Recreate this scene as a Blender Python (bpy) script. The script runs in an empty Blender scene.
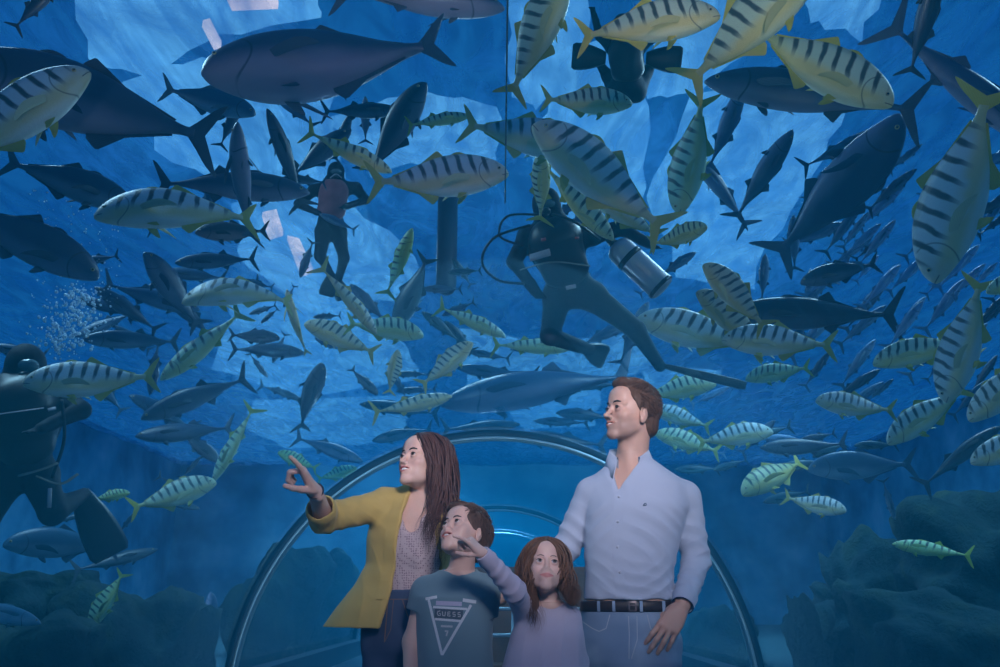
import bpy, math, random
import numpy as np
from mathutils import Vector, Matrix
C = bpy.context.scene.collection
sc = bpy.context.scene
R = math.radians
# ---------------------------------------------------------------- camera
CAMZ, PITCH, FPX = 1.05, R(17.4), 850.0
cd = bpy.data.cameras.new('camera'); cam = bpy.data.objects.new('camera', cd); C.objects.link(cam)
cd.sensor_width = 36.0; cd.lens = 36.0*FPX/1000.0; cd.clip_start = 0.05; cd.clip_end = 200
cam.location = (0, 0, CAMZ); cam.rotation_euler = (math.pi/2+PITCH, 0, 0)
sc.camera = cam
sc.view_settings.view_transform = 'Standard'; sc.view_settings.look = 'None'
sc.view_settings.exposure = 0.0; sc.view_settings.gamma = 1.0; sc.view_settings.use_curve_mapping = False
CO = np.array([0, 0, CAMZ])
def ray(px, py):
    """direction of the sight line through a point of the photograph"""
    x = (px-500.0)/FPX; y = (333.5-py)/FPX
    c, s = math.cos(PITCH), math.sin(PITCH)
    d = np.array([x, c-y*s, s+y*c]); return d/np.linalg.norm(d)
def at_y(px, py, Y):
    d = ray(px, py); return CO + d*(Y/d[1])
def at_z(px, py, Z):
    d = ray(px, py); return CO + d*((Z-CAMZ)/d[2])
TR, TX = 2.94, -0.06          # radius of the acrylic tunnel and its axis
TEND = 41.0
def exit_dist(px, py, r=TR):
    d = ray(px, py); ox, oz = -TX, CAMZ
    a = d[0]**2+d[2]**2; b = 2*(ox*d[0]+oz*d[2]); c = ox*ox+oz*oz-r*r
    if a < 1e-9: return 60.0
    return (-b+math.sqrt(b*b-4*a*c))/(2*a)
# ---------------------------------------------------------------- objects
def tag(o, label=None, cat=None, group=None, kind=None):
    if label: o['label'] = label
    if cat: o['category'] = cat
    if group: o['group'] = group
    if kind: o['kind'] = kind
    return o
def empty(name, loc=(0,0,0), label=None, cat=None, group=None):
    o = bpy.data.objects.new(name, None); C.objects.link(o); o.location = loc; o.empty_display_size = 0.1
    return tag(o, label, cat, group)
def mesh(name, V, F, smooth=True):
    me = bpy.data.meshes.new(name)
    me.from_pydata([tuple(map(float, v)) for v in V], [], [tuple(map(int, f)) for f in F])
    if smooth: me.polygons.foreach_set('use_smooth', [True]*len(me.polygons))
    me.update(); return me
def fastmesh(name, V, Q, smooth=True):
    """V (n,3) array, Q (m,4) quads array"""
    me = bpy.data.meshes.new(name); V = np.asarray(V, np.float32); Q = np.asarray(Q, np.int32)
    me.vertices.add(len(V)); me.vertices.foreach_set('co', V.ravel())
    me.loops.add(Q.size); me.loops.foreach_set('vertex_index', Q.ravel())
    me.polygons.add(len(Q)); me.polygons.foreach_set('loop_start', np.arange(0, Q.size, 4, dtype=np.int32))
    me.update(calc_edges=True)
    if smooth: me.polygons.foreach_set('use_smooth', np.ones(len(Q), bool))
    me.validate(); return me
def obj(name, me, mat=None, parent=None, loc=None):
    o = bpy.data.objects.new(name, me); C.objects.link(o)
    if mat is not None and not me.materials: me.materials.append(mat)
    if parent is not None: o.parent = parent
    if loc is not None: o.location = loc
    return o
class MB:
    """collects simple shapes into one mesh"""
    def __init__(s): s.V = []; s.F = []
    def add(s, V, F):
        n = len(s.V); s.V += [tuple(v) for v in V]; s.F += [tuple(i+n for i in f) for f in F]; return s
    def box(s, a, b, M=None):
        P = [Vector((x, y, z)) for x in (a[0], b[0]) for y in (a[1], b[1]) for z in (a[2], b[2])]
        if M is not None: P = [M @ p for p in P]
        return s.add(P, [(0,1,3,2),(4,6,7,5),(0,4,5,1),(2,3,7,6),(0,2,6,4),(1,5,7,3)])
    def tube(s, pts, rad, n=8, caps=True, flat=1.0):
        pts = [Vector(p) for p in pts]
        if not hasattr(rad, '__len__'): rad = [rad]*len(pts)
        V = []; prev = None
        for i, p in enumerate(pts):
            t = (pts[min(i+1, len(pts)-1)]-pts[max(i-1, 0)])
            t = t.normalized() if t.length > 1e-9 else Vector((0,0,1))
            if prev is None:
                u = t.orthogonal().normalized()
            else:
                u = prev-t*prev.dot(t)
                u = u.normalized() if u.length > 1e-6 else t.orthogonal().normalized()
            prev = u; w = t.cross(u)
            for k in range(n):
                a = 2*math.pi*k/n
                V.append(p+(u*math.cos(a)+w*math.sin(a)*flat)*rad[i])
        F = [(i*n+k, i*n+(k+1) % n, (i+1)*n+(k+1) % n, (i+1)*n+k) for i in range(len(pts)-1) for k in range(n)]
        if caps: F += [tuple(range(n))[::-1], tuple((len(pts)-1)*n+k for k in range(n))]
        return s.add(V, F)
    def ball(s, c, r, n=12, m=8, M=None):
        r = r if hasattr(r, '__len__') else (r, r, r)
        V = []
        for j in range(m+1):
            ph = math.pi*j/m
            for i in range(n):
                a = 2*math.pi*i/n
                p = Vector((r[0]*math.sin(ph)*math.cos(a), r[1]*math.sin(ph)*math.sin(a), r[2]*math.cos(ph)))
                if M is not None: p = M @ p
                V.append(Vector(c)+p)
        F = [(j*n+i, (j+1)*n+i, (j+1)*n+(i+1) % n, j*n+(i+1) % n) for j in range(m) for i in range(n)]
        return s.add(V, F)
    def build(s, name, mat, parent=None, smooth=True):
        return obj(name, mesh(name, s.V, s.F, smooth), mat, parent)
# ---------------------------------------------------------------- materials
class NT:
    def __init__(s, name):
        s.m = bpy.data.materials.new(name); s.m.use_nodes = True; s.t = s.m.node_tree; s.t.nodes.clear()
        s.out = s.n('ShaderNodeOutputMaterial')
    def n(s, kind, props=None, **ins):
        nd = s.t.nodes.new(kind)
        for k, v in (props or {}).items(): setattr(nd, k, v)
        for k, v in ins.items():
            key = int(k[1:]) if k[0] == '_' and k[1:].isdigit() else k.replace('_', ' ')
            s.set(nd.inputs[key], v)
        return nd
    def set(s, sock, v):
        if isinstance(v, bpy.types.NodeSocket): s.t.links.new(v, sock)
        elif isinstance(v, bpy.types.Node): s.t.links.new(v.outputs[0], sock)
        else:
            if hasattr(v, '__len__') and len(v) == 3 and sock.type == 'RGBA': v = tuple(v)+(1,)
            sock.default_value = v
    def math(s, op, a, b=0.0, c=0.0, clamp=False):
        return s.n('ShaderNodeMath', dict(operation=op, use_clamp=clamp), _0=a, _1=b, _2=c).outputs[0]
    def mix(s, f, a, b, blend='MIX'):
        nd = s.n('ShaderNodeMix', dict(data_type='RGBA', blend_type=blend))
        s.set(nd.inputs[0], f); s.set(nd.inputs[6], a); s.set(nd.inputs[7], b); return nd.outputs[2]
    def ramp(s, f, stops, interp='LINEAR'):
        nd = s.n('ShaderNodeValToRGB'); s.set(nd.inputs[0], f); cr = nd.color_ramp; cr.interpolation = interp
        while len(cr.elements) < len(stops): cr.elements.new(0.5)
        for e, (p, c) in zip(cr.elements, stops):
            e.position = p; e.color = (c, c, c, 1) if not hasattr(c, '__len__') else tuple(c)+(1,)
        return nd.outputs[0]
    def sstep(s, x, a, b):
        nd = s.n('ShaderNodeMapRange', dict(interpolation_type='SMOOTHSTEP'))
        s.set(nd.inputs[0], x); s.set(nd.inputs[1], a); s.set(nd.inputs[2], b); return nd.outputs[0]
    def noise(s, vec, scale, detail=3, rough=.5, dist=0.0):
        nd = s.n('ShaderNodeTexNoise', None, Scale=scale, Detail=detail, Roughness=rough, Distortion=dist)
        if vec is not None: s.set(nd.inputs['Vector'], vec)
        return nd.outputs[0]
    def bump(s, h, strength=.3, dist=.01):
        return s.n('ShaderNodeBump', None, Height=h, Strength=strength, Distance=dist).outputs[0]
    def pbr(s, col, rough=.6, spec=.5, metal=0., normal=None, **kw):
        nd = s.n('ShaderNodeBsdfPrincipled')
        s.set(nd.inputs['Base Color'], col); s.set(nd.inputs['Roughness'], rough)
        s.set(nd.inputs['Specular IOR Level'], spec); s.set(nd.inputs['Metallic'], metal)
        if normal is not None: s.set(nd.inputs['Normal'], normal)
        for k, v in kw.items(): s.set(nd.inputs[k.replace('_', ' ')], v)
        s.t.links.new(nd.outputs[0], s.out.inputs[0]); return s.m
    def attr(s, name, out='Vector'): return s.n('ShaderNodeAttribute', dict(attribute_name=name)).outputs[out]
    def sep(s, v):
        nd = s.n('ShaderNodeSeparateXYZ', None, _0=v); return nd.outputs
def simple(name, col, rough=.6, spec=.4, metal=0., nscale=0, namt=.15, bump=0., bscale=200.):
    t = NT(name); co = t.n('ShaderNodeTexCoord').outputs['Object']; c = col
    if nscale:
        f = t.noise(co, nscale, 4); c = t.mix(f, tuple(x*(1-namt) for x in col), tuple(min(1, x*(1+namt)) for x in col))
    nm = t.bump(t.noise(co, bscale, 2), bump, .002) if bump else None
    return t.pbr(c, rough, spec, metal, nm)
# ================================================================ THE PLACE
# water: absorbs red, scatters a little blue; fills the tank around the tunnel
def m_water():
    t = NT('tank_water')
    ab = t.n('ShaderNodeVolumeAbsorption', None, Color=(0.03, 0.60, 0.84), Density=0.085)
    scat = t.n('ShaderNodeVolumeScatter', None, Color=(0.012, 0.52, 0.92), Density=0.032, Anisotropy=0.3)
    a = t.n('ShaderNodeAddShader', None, _0=ab, _1=scat)
    t.t.links.new(a.outputs[0], t.out.inputs['Volume']); return t.m
X0, X1, Y0, Y1, ZT = -15.0, 15.0, -2.5, 40.0, 7.0
def arch_pts(r, n=40, a0=0.0):
    return [(TX+r*math.cos(a), r*math.sin(a)) for a in [a0+(math.pi-2*a0)*i/n for i in range(n+1)]]
def water_body():
    # the tank's water: box with the tunnel's half round cut out of its underside
    r = TR+0.075; ar = arch_pts(r, 48, math.asin(0.02/r)); n = len(ar)
    prof = [(X1-.02, 0.02), (X1-.02, ZT), (X0+.02, ZT), (X0+.02, 0.02)] + ar[::-1]
    ya, yb = Y0+.02, Y1-.02; N = len(prof)
    V = [(x, ya, z) for x, z in prof]+[(x, yb, z) for x, z in prof]
    F = [(i, (i+1) % N, (i+1) % N+N, i+N) for i in range(N)]
    F += [tuple(range(N))[::-1], tuple(range(N, 2*N))]
    return obj('tank_water', mesh('tank_water', V, F, False), m_water())
wb = water_body(); tag(wb, kind='structure')
def m_surface():
    t = NT('water_surface'); g = t.n('ShaderNodeNewGeometry').outputs['Position']
    mp = t.n('ShaderNodeMapping', None, Vector=g, Scale=(1.0, .45, 1)).outputs[0]
    f = t.noise(mp, 1.6, 5, .6, 1.2); f2 = t.sstep(f, .35, .7)
    mp2 = t.n('ShaderNodeMapping', None, Vector=g, Scale=(1.0, .3, 1)).outputs[0]; f3 = t.sstep(t.noise(mp2, 1.5, 3, .5, 2.5), .34, .66)
    tr = t.n('ShaderNodeBsdfTransparent', None, Color=t.mix(f3, (.50, .64, .78), (.95, .98, 1)))  # caustic light and dark waves put into the surface tint by noise
    tl = t.n('ShaderNodeBsdfTranslucent', None, Color=(.25, .6, .95))
    fac = t.math('ADD', t.math('MULTIPLY', f2, .45), .15)
    m = t.n('ShaderNodeMixShader', None, _0=fac); t.set(m.inputs[1], tr.outputs[0]); t.set(m.inputs[2], tl.outputs[0])
    t.t.links.new(m.outputs[0], t.out.inputs[0]); return t.m
def surface():
    nx, ny = 60, 80; V = []
    for j in range(ny+1):
        for i in range(nx+1):
            x = X0+(X1-X0)*i/nx; y = Y0+(Y1-Y0)*j/ny
            V.append((x, y, ZT+.10+.035*math.sin(x*1.7+.6*y)+.025*math.sin(2.3*y-x)))
    F = [(j*(nx+1)+i, j*(nx+1)+i+1, (j+1)*(nx+1)+i+1, (j+1)*(nx+1)+i) for j in range(ny) for i in range(nx)]
    return obj('water_surface', mesh('water_surface', V, F), m_surface())
tag(surface(), kind='structure')
# tank walls
def m_wall():
    t = NT('tank_wall'); g = t.n('ShaderNodeNewGeometry').outputs['Position']
    f = t.noise(g, .45, 5, .6); c = t.ramp(f, [(.35, (.03, .16, .32)), (.55, (.08, .34, .55)), (.75, (.2, .5, .7))])
    return t.pbr(c, .9, .1)
WALL = m_wall()
for nm, a, b in (('wall_back', (X0-.3, Y1, -.5), (X1+.3, Y1+.3, 7.3)), ('wall_left', (X0-.3, Y0, -.5), (X0, Y1, 7.3)),
                 ('wall_right', (X1, Y0, -.5), (X1+.3, Y1, 7.3)), ('wall_front', (X0-.3, Y0-.3, -.5), (X1+.3, Y0, 7.3))):
    if nm in ('wall_back', 'wall_front'):
        # leave the tunnel's half round open
        V = []; r = TR+.08; ar = arch_pts(r, 32)
        prof = [(b[0], 0), (b[0], b[2]), (a[0], b[2]), (a[0], 0)]+ar[::-1]; N = len(prof)
        V = [(x, a[1], z) for x, z in prof]+[(x, b[1], z) for x, z in prof]
        F = [(i, (i+1) % N, (i+1) % N+N, i+N) for i in range(N)]+[tuple(range(N))[::-1], tuple(range(N, 2*N))]
        o = obj(nm, mesh(nm, V, F, False), WALL)
    else: o = MB().box(a, b).build(nm, WALL, smooth=False)
    tag(o, kind='structure')
# floor of the walkway and the bed of the tank
t = NT('walkway'); co = t.n('ShaderNodeTexCoord').outputs['Object']
WALK = t.pbr(t.mix(t.noise(co, 9, 5), (.05, .05, .07), (.10, .10, .13)), .35, .5)
tag(MB().box((-2.9, -2.8, -.2), (2.8, TEND+2.4, 0)).build('floor', WALK, smooth=False), kind='structure')
BED = simple('tank_bed', (.05, .12, .15), .95, .1, 0, 2.0, .5, .6, 12)
for sx, a, b in ((0, (X0, Y0, -.3), (TX-TR-.03, Y1, -0.0)), (1, (TX+TR+.03, Y0, -.3), (X1, Y1, -0.0))):
    tag(MB().box(a, b).build('ground', BED, smooth=False), kind='structure')
# acrylic tunnel
def m_acrylic():
    t = NT('acrylic'); co = t.n('ShaderNodeTexCoord').outputs['Object']
    lw = t.n('ShaderNodeFresnel', None, IOR=1.22)
    tr = t.n('ShaderNodeBsdfTransparent', None, Color=(.93, .97, 1))
    gl = t.n('ShaderNodeBsdfGlossy', None, Color=(.9, .93, 1), Roughness=.02)
    m = t.n('ShaderNodeMixShader', None, _0=lw.outputs[0]); t.set(m.inputs[1], tr.outputs[0]); t.set(m.inputs[2], gl.outputs[0])
    t.t.links.new(m.outputs[0], t.out.inputs[0]); return t.m
ACR = m_acrylic()
def shell(name, r, ya, yb, mat, thick, n=64, a0=0.0):
    a = arch_pts(r, n, a0); V = []; k = len(a)
    for y in (ya, yb):
        V += [(x, y, z) for x, z in a]
    V2 = [(TX+(x-TX)*(r+thick)/r, y, z*(r+thick)/r) for x, y, z in V]
    F = [(i, i+1, i+1+k, i+k) for i in range(k-1)]
    if thick: F += [(2*k+i+1, 2*k+i, 3*k+i, 3*k+i+1) for i in range(k-1)]+[(i+1, i, i+2*k, i+1+2*k) for i in range(k-1)]+[(k+i, k+i+1, 3*k+i+1, 3*k+i) for i in range(k-1)]+[(0, k, 3*k, 2*k), (k-1, 3*k-1, 4*k-1, 2*k-1)]
    return obj(name, mesh(name, V+(V2 if thick else []), F), mat)
tag(shell('pane_1', TR, Y0, 10.0, ACR, 0), kind='structure')
tag(shell('pane_2', TR, 10.12, Y1, ACR, 0), kind='structure')
RUB = simple('seal_rubber', (.02, .03, .05), .5, .3)
LIP = simple('ring_steel', (.35, .42, .48), .35, .5, .6)
def ring(Y, w=.08, nm='trim_1'):
    e = empty(nm, (0, 0, 0)); e['kind'] = 'structure'
    o = shell('seal_band', TR-.055, Y, Y+w, RUB, .10, 72); o.parent = e
    o = shell('steel_lip', TR-.075, Y-.035, Y, LIP, .035, 72); o.parent = e
    o = shell('steel_lip', TR-.075, Y+w, Y+w+.03, LIP, .03, 72); o.parent = e
ring(10.0, nm='trim_1'); ring(18.5, .05, nm='ripple_ring_4'); ring(25.0, .05, nm='ripple_ring_5');  # the farther two stand in for rippled reflections in the acrylic
# panel joint along the crown of the near panel
o = MB().tube([(TX+.085, y, TR-.002) for y in (Y0, 0, 2, 3.85)], .0035, 6).build('trim_3', RUB); tag(o, kind='structure')
# kerb the tunnel stands on
KERB = simple('kerb_concrete', (.05, .06, .09), .7, .3, 0, 5, .3)
for s, nm in ((-1, 'baseboard_left'), (1, 'baseboard_right')):
    xa = TX+s*(TR+.0); tag(MB().box((min(xa, xa-s*.22), Y0, 0), (max(xa, xa-s*.22), Y1, .28)).build(nm, KERB, smooth=False), kind='structure')
# hall the tunnel leads to
t = NT('hall_paint'); co = t.n('ShaderNodeTexCoord').outputs['Object']
HALL = t.pbr(t.mix(t.noise(co, 3, 4), (.16, .10, .08), (.3, .2, .15)), .7, .3)
tag(MB().box((-4, TEND+2.4, 0), (4, TEND+2.6, 3.6)).build('wall_hall', HALL, smooth=False), kind='structure')
tag(MB().box((-4.2, Y1+.3, 0), (-4.0, TEND+2.6, 3.6)).build('wall_hall_left', HALL, smooth=False), kind='structure')
tag(MB().box((4.0, Y1+.3, 0), (4.2, TEND+2.6, 3.6)).build('wall_hall_right', HALL, smooth=False), kind='structure')
tag(MB().box((-4.2, Y1+.3, 3.6), (4.2, TEND+2.6, 3.7)).build('ceiling', HALL, smooth=False), kind='structure')
# ---------------------------------------------------------------- blue ambient light, added glow panes and lights
w = bpy.data.worlds.new('World'); sc.world = w; w.use_nodes = True
bg = w.node_tree.nodes['Background']; bg.inputs[0].default_value = (.012, .175, .53, 1); bg.inputs[1].default_value = WORLD = 0.66
def area(name, loc, target, size, power, col, shape='RECTANGLE', sy=None, spread=180):
    l = bpy.data.lights.new(name, 'AREA'); l.shape = shape; l.size = size; l.size_y = sy or size
    l.energy = power; l.color = col; l.spread = R(spread)
    o = bpy.data.objects.new(name, l); C.objects.link(o); o.location = loc
    o.rotation_euler = (Vector(target)-Vector(loc)).to_track_quat('-Z', 'Y').to_euler(); return o
def spot(name, loc, target, power, col, ang, blend=.5, rad=.15):
    l = bpy.data.lights.new(name, 'SPOT'); l.energy = power; l.color = col; l.spot_size = R(ang); l.spot_blend = blend; l.shadow_soft_size = rad
    o = bpy.data.objects.new(name, l); C.objects.link(o); o.location = loc
    o.rotation_euler = (Vector(target)-Vector(loc)).to_track_quat('-Z', 'Y').to_euler(); return o
# glowing panes added over the water, outlined to give its bright patches
def m_glow(nm, col, st):
    t = NT(nm); g = t.n('ShaderNodeNewGeometry').outputs['Position']
    f = t.noise(g, 1.1, 4, .6, .8); c = t.mix(t.sstep(f, .3, .7), tuple(x*.75 for x in col), col)
    e = t.n('ShaderNodeEmission', None, Color=c, Strength=st); t.t.links.new(e.outputs[0], t.out.inputs[0]); return t.m
GLOW1 = m_glow('glow_pane_mat', (.16, .50, .93), 1.15)
def glow_pane(i, poly, z=8.2, mat=GLOW1):
    P = [at_z(x, y, z) for x, y in poly]; n = len(P)
    V = [tuple(p) for p in P]+[(p[0], p[1], p[2]+.08) for p in P]
    F = [tuple(range(n)), tuple(range(n, 2*n))[::-1]]+[(k, (k+1) % n, (k+1) % n+n, k+n) for k in range(n)]
    tag(obj('pane_%d' % i, mesh('glow_pane', V, F, False), mat), kind='structure')  # an added glow pane, not an opening in a roof
PATCHES = [[(60, -40), (330, -40), (318, 20), (200, 40), (150, 80), (90, 60)], [(110, 90), (205, 60), (330, 95), (345, 180), (250, 200), (160, 150)], [(235, 205), (330, 190), (420, 262), (400, 300), (300, 300), (240, 260)],
      [(330, 120), (420, 95), (500, 110), (500, 190), (440, 160), (370, 175)], [(505, -40), (600, -40), (575, 60), (540, 110), (508, 90)], [(560, 60), (640, 30), (650, 110), (640, 210), (560, 225), (530, 150)],
      [(655, -30), (740, -40), (790, 20), (700, 90), (650, 100)], [(690, 100), (780, 80), (850, 110), (800, 190), (750, 290), (680, 280), (650, 200)], [(800, -30), (900, -40), (860, 40), (810, 20)],
      [(230, 305), (330, 300), (400, 330), (420, 380), (300, 398), (215, 370)], [(250, 402), (420, 396), (400, 440), (290, 450), (245, 430)], [(455, 330), (560, 345), (640, 335), (650, 372), (560, 392), (470, 385)], [(500, 395), (600, 392), (590, 425), (520, 430)], [(640, 370), (720, 372), (700, 396), (650, 398)]]
rs = random.Random(5)
for i, P in enumerate(PATCHES):
    Q = []
    for a, b in zip(P, P[1:]+P[:1]):
        for k in range(5):
            u = k/5; Q.append((a[0]+(b[0]-a[0])*u+rs.uniform(-6, 6), a[1]+(b[1]-a[1])*u+rs.uniform(-3.5, 3.5)*(1 if P[0][1] < 300 else .35)))
    glow_pane(i+3, Q)
# added lights: underwater fills, back wall spots, key and fill on family, fish uplights
for x, y in ((-5, 6), (3.5, 8.5), (-1.5, 14), (6.5, 5), (0, 24)):
    area('tank_fill', (x, y, 6.8), (x, y, 0), 2.0, 240 if y < 20 else 1700, (.45, .78, 1))  # added underwater, the far one strong to glow inside the arch
spot('wall_fill', (-4.0, 30, 6.6), (-5.5, Y1, 3.5), 2600, (.55, .8, 1), 62, .7)
spot('wall_fill', (2.2, 26, 6.6), (1.4, Y1, 5.4), 2500, (.6, .85, 1), 60, .7)  # both spots added to brighten the back wall
KEY = spot('key_light', (0.6, -.5, 2.6), (0.12, 3.1, 2.20), 1050, (1, .76, .82), 47, 1.0, .35)  # key light added behind the camera for the family's heads
FIL = area('fill_light', (-1.7, -.2, 1.9), (-.3, 3.1, 1.5), 1.0, 3.0, (1, .75, 1))
for p_, q_, pw, an in (((-2.2, .5, .35), (-4.4, 6, 4.0), 1150, 92), ((2.2, .5, .35), (4.0, 6, 4.2), 900, 92), ((0, -1.3, .3), (.1, 2.2, 5.6), 400, 74)):
    spot('fish_uplight', p_, q_, pw, (1, .94, .88), an, .7, .12)  # added out of view to brighten the near fish
# ================================================================ FIGURES: implicit surfaces -> meshes
def nz(v): v = np.asarray(v, float); return v/np.linalg.norm(v)
class Blob:
    """a solid grown from smoothly joined rounded primitives"""
    def __init__(s): s.P = []
    def _add(s, f, lo, hi, k, op): s.P.append((f, np.array(lo, float), np.array(hi, float), k, op)); return s
    def cap(s, a, b, r1, r2=None, k=.02, op=1, flat=None):
        """rounded cone a->b; flat=(axis, factor) squashes it along a world axis"""
        a = np.asarray(a, float); b = np.asarray(b, float); r2 = r1 if r2 is None else r2
        def f(p):
            ab = b-a; pa = p-a
            if flat is not None:
                ax = nz(flat[0]); g = 1/flat[1]-1
                pa = pa+ (pa@ax)[..., None]*ax*g; ab2 = ab+(ab@ax)*ax*g
            else: ab2 = ab
            t = np.clip((pa@ab2)/(ab2@ab2+1e-12), 0, 1)
            d = np.sqrt(((pa-t[..., None]*ab2)**2).sum(-1))-(r1+(r2-r1)*t)
            return d*(flat[1]**.5 if flat is not None else 1)
        m = max(r1, r2); return s._add(f, np.minimum(a, b)-m, np.maximum(a, b)+m, k, op)
    def ell(s, c, r, k=.02, op=1, M=None):
        """ellipsoid; M 3x3 local->world axes in columns"""
        c = np.asarray(c, float); r = np.asarray(r, float)*np.ones(3); Rm = np.eye(3) if M is None else np.asarray(M)[:3, :3]
        def f(p):
            q = (p-c)@Rm; k0 = np.sqrt(((q/r)**2).sum(-1)); k1 = np.sqrt(((q/(r*r))**2).sum(-1))+1e-9
            return k0*(k0-1)/k1
        e = np.abs(Rm)@r; return s._add(f, c-e, c+e, k, op)
    def plane(s, c, n, k=.004):
        """keeps the side the normal points away from"""
        c = np.asarray(c, float); n = nz(n)
        return s._add(lambda p: -((p-c)@n), [-99]*3, [99]*3, k, -1)
    def func(s, f, lo, hi, k=.004, op=-1): return s._add(f, lo, hi, k, op)
    def extend(s, o): s.P += o.P; return s
    def bounds(s):
        L = [p for p in s.P if p[4] == 1]; return np.min([p[1] for p in L], 0), np.max([p[2] for p in L], 0)
    def field(s, lo, h, n, disp=None):
        F = np.full(n, .2, np.float32)
        ax = [lo[i]+h*np.arange(n[i]) for i in range(3)]
        for f, a, b, k, op in s.P:
            m = k+4*h; i0 = [max(0, int((a[i]-m-lo[i])/h)) for i in range(3)]; i1 = [min(n[i], int((b[i]+m-lo[i])/h)+2) for i in range(3)]
            if any(i1[i] <= i0[i] for i in range(3)): continue
            sl = tuple(slice(i0[i], i1[i]) for i in range(3))
            g = np.stack(np.meshgrid(*[ax[i][sl[i]] for i in range(3)], indexing='ij'), -1)
            d = f(g).astype(np.float32); cur = F[sl]
            if op == 1:
                hh = np.clip(.5+.5*(cur-d)/k, 0, 1); F[sl] = cur+(d-cur)*hh-k*hh*(1-hh)
            elif op == -1:
                d = -d; hh = np.clip(.5-.5*(cur-d)/k, 0, 1); F[sl] = cur+(d-cur)*hh+k*hh*(1-hh)
        if disp is not None:
            idx = np.argwhere(np.abs(F) < .03)
            p = idx*h+lo; F[tuple(idx.T)] += disp(p).astype(np.float32)
        return F
def nets(F, lo, h):
    ins = F < 0; nx, ny, nz_ = F.shape
    c = [ins[i:nx-1+i, j:ny-1+j, k:nz_-1+k] for i in (0, 1) for j in (0, 1) for k in (0, 1)]
    al = c[0].copy(); an = c[0].copy()
    for q in c[1:]: al &= q; an |= q
    act = an & ~al; I = np.argwhere(act); ids = -np.ones(act.shape, np.int64); ids[act] = np.arange(len(I))
    corner = [(i, j, k) for i in (0, 1) for j in (0, 1) for k in (0, 1)]
    val = np.stack([F[I[:, 0]+i, I[:, 1]+j, I[:, 2]+k] for i, j, k in corner], 1)
    acc = np.zeros((len(I), 3)); cnt = np.zeros(len(I))
    for a in range(8):
        for b in range(a+1, 8):
            if sum(abs(corner[a][q]-corner[b][q]) for q in range(3)) != 1: continue
            m = (val[:, a] < 0) != (val[:, b] < 0); t = val[:, a]/(val[:, a]-val[:, b]+1e-20)
            p = np.array(corner[a])+t[:, None]*(np.array(corner[b])-np.array(corner[a]))
            acc[m] += p[m]; cnt[m] += 1
    V = (I+acc/cnt[:, None])*h+lo; Q = []
    for ax in range(3):
        o = [q for q in range(3) if q != ax]
        s0 = [slice(None)]*3; s1 = [slice(None)]*3; s0[ax] = slice(0, -1); s1[ax] = slice(1, None)
        for q in o: s0[q] = slice(1, -1); s1[q] = slice(1, -1)
        A = ins[tuple(s0)]; B = ins[tuple(s1)]
        for m, rev in ((A & ~B, False), (~A & B, True)):
            e = np.argwhere(m)
            if len(e) == 0: continue
            for q in o: e[:, q] += 1
            def cell(d0, d1):
                x = e.copy(); x[:, o[0]] -= d0; x[:, o[1]] -= d1; return ids[x[:, 0], x[:, 1], x[:, 2]]
            q4 = np.stack([cell(1, 1), cell(0, 1), cell(0, 0), cell(1, 0)], 1)
            if rev != (ax == 1): q4 = q4[:, ::-1]
            Q.append(q4)
    Q = np.concatenate(Q); Q = Q[(Q >= 0).all(1)]
    return V, Q
def grow(name, blob, h, disp=None, boxes=(), cut=True):
    """meshes the blob at step h; inside each (lo, hi, fine step) box at that finer step"""
    lo, hi = blob.bounds(); lo = lo-.03; hi = hi+.03
    def one(lo, hi, h):
        n = [max(4, int((hi[i]-lo[i])/h)+2) for i in range(3)]
        return nets(blob.field(lo, h, n, disp), lo, h)
    V, Q = one(lo, hi, h); Vs = [V]; Qs = []
    for bl, bh, hh in boxes:
        c = V[Q].mean(1); inside = ((c > np.array(bl)+h*1.2) & (c < np.array(bh)-h*1.2)).all(1); Q = Q[~inside]
    Qs.append(Q); n = len(V)
    for bl, bh, hh in boxes:
        v, q = one(np.array(bl), np.array(bh), hh); Vs.append(v); Qs.append(q+n); n += len(v)
    V = np.concatenate(Vs); Q = np.concatenate(Qs)
    used = np.zeros(len(V), bool); used[Q.ravel()] = True; mp = np.cumsum(used)-1
    return fastmesh(name, V[used], mp[Q])
def waves(seed, n, f0, f1, dirw=(1, 1, 1)):
    """smooth pseudo-random folds"""
    r = np.random.RandomState(seed); K = r.randn(n, 3)*np.array(dirw); K /= np.linalg.norm(K, axis=1)[:, None]
    K *= r.uniform(f0, f1, n)[:, None]; ph = r.uniform(0, 6.28, n)
    def f(p):
        w = np.sin(p@K.T*1.0+ph+1.2*np.sin((p@K.T[:, ::-1])*.5+ph)); return w.mean(1)*1.8
    return f
# ---------------------------------------------------------------- skin, cloth and hair materials
def m_skin(nm, col):
    t = NT(nm); co = t.n('ShaderNodeTexCoord').outputs['Object']; a = t.attr('tint', 'Color')
    c = t.mix(t.noise(co, 30, 4), tuple(x*.93 for x in col), tuple(min(1, x*1.05) for x in col)); c = t.mix(1.0, c, a, 'MULTIPLY')
    return t.pbr(c, .48, .4, 0, t.bump(t.noise(co, 500, 2), .08, .001), Subsurface_Weight=.12, Subsurface_Radius=(.01, .004, .002), Subsurface_Scale=.5)
def m_cloth(nm, c1, c2, scale=900, rough=.85, fs=6):
    t = NT(nm); co = t.n('ShaderNodeTexCoord').outputs['Object']
    c = t.mix(t.noise(co, fs, 4), c1, c2); c = t.mix(t.math('MULTIPLY', t.noise(co, scale, 1), .25), c, tuple(x*.5 for x in c1))
    return t.pbr(c, rough, .25, 0, t.bump(t.noise(co, scale*.6, 2), .25, .001), Sheen_Weight=.15)
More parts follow.
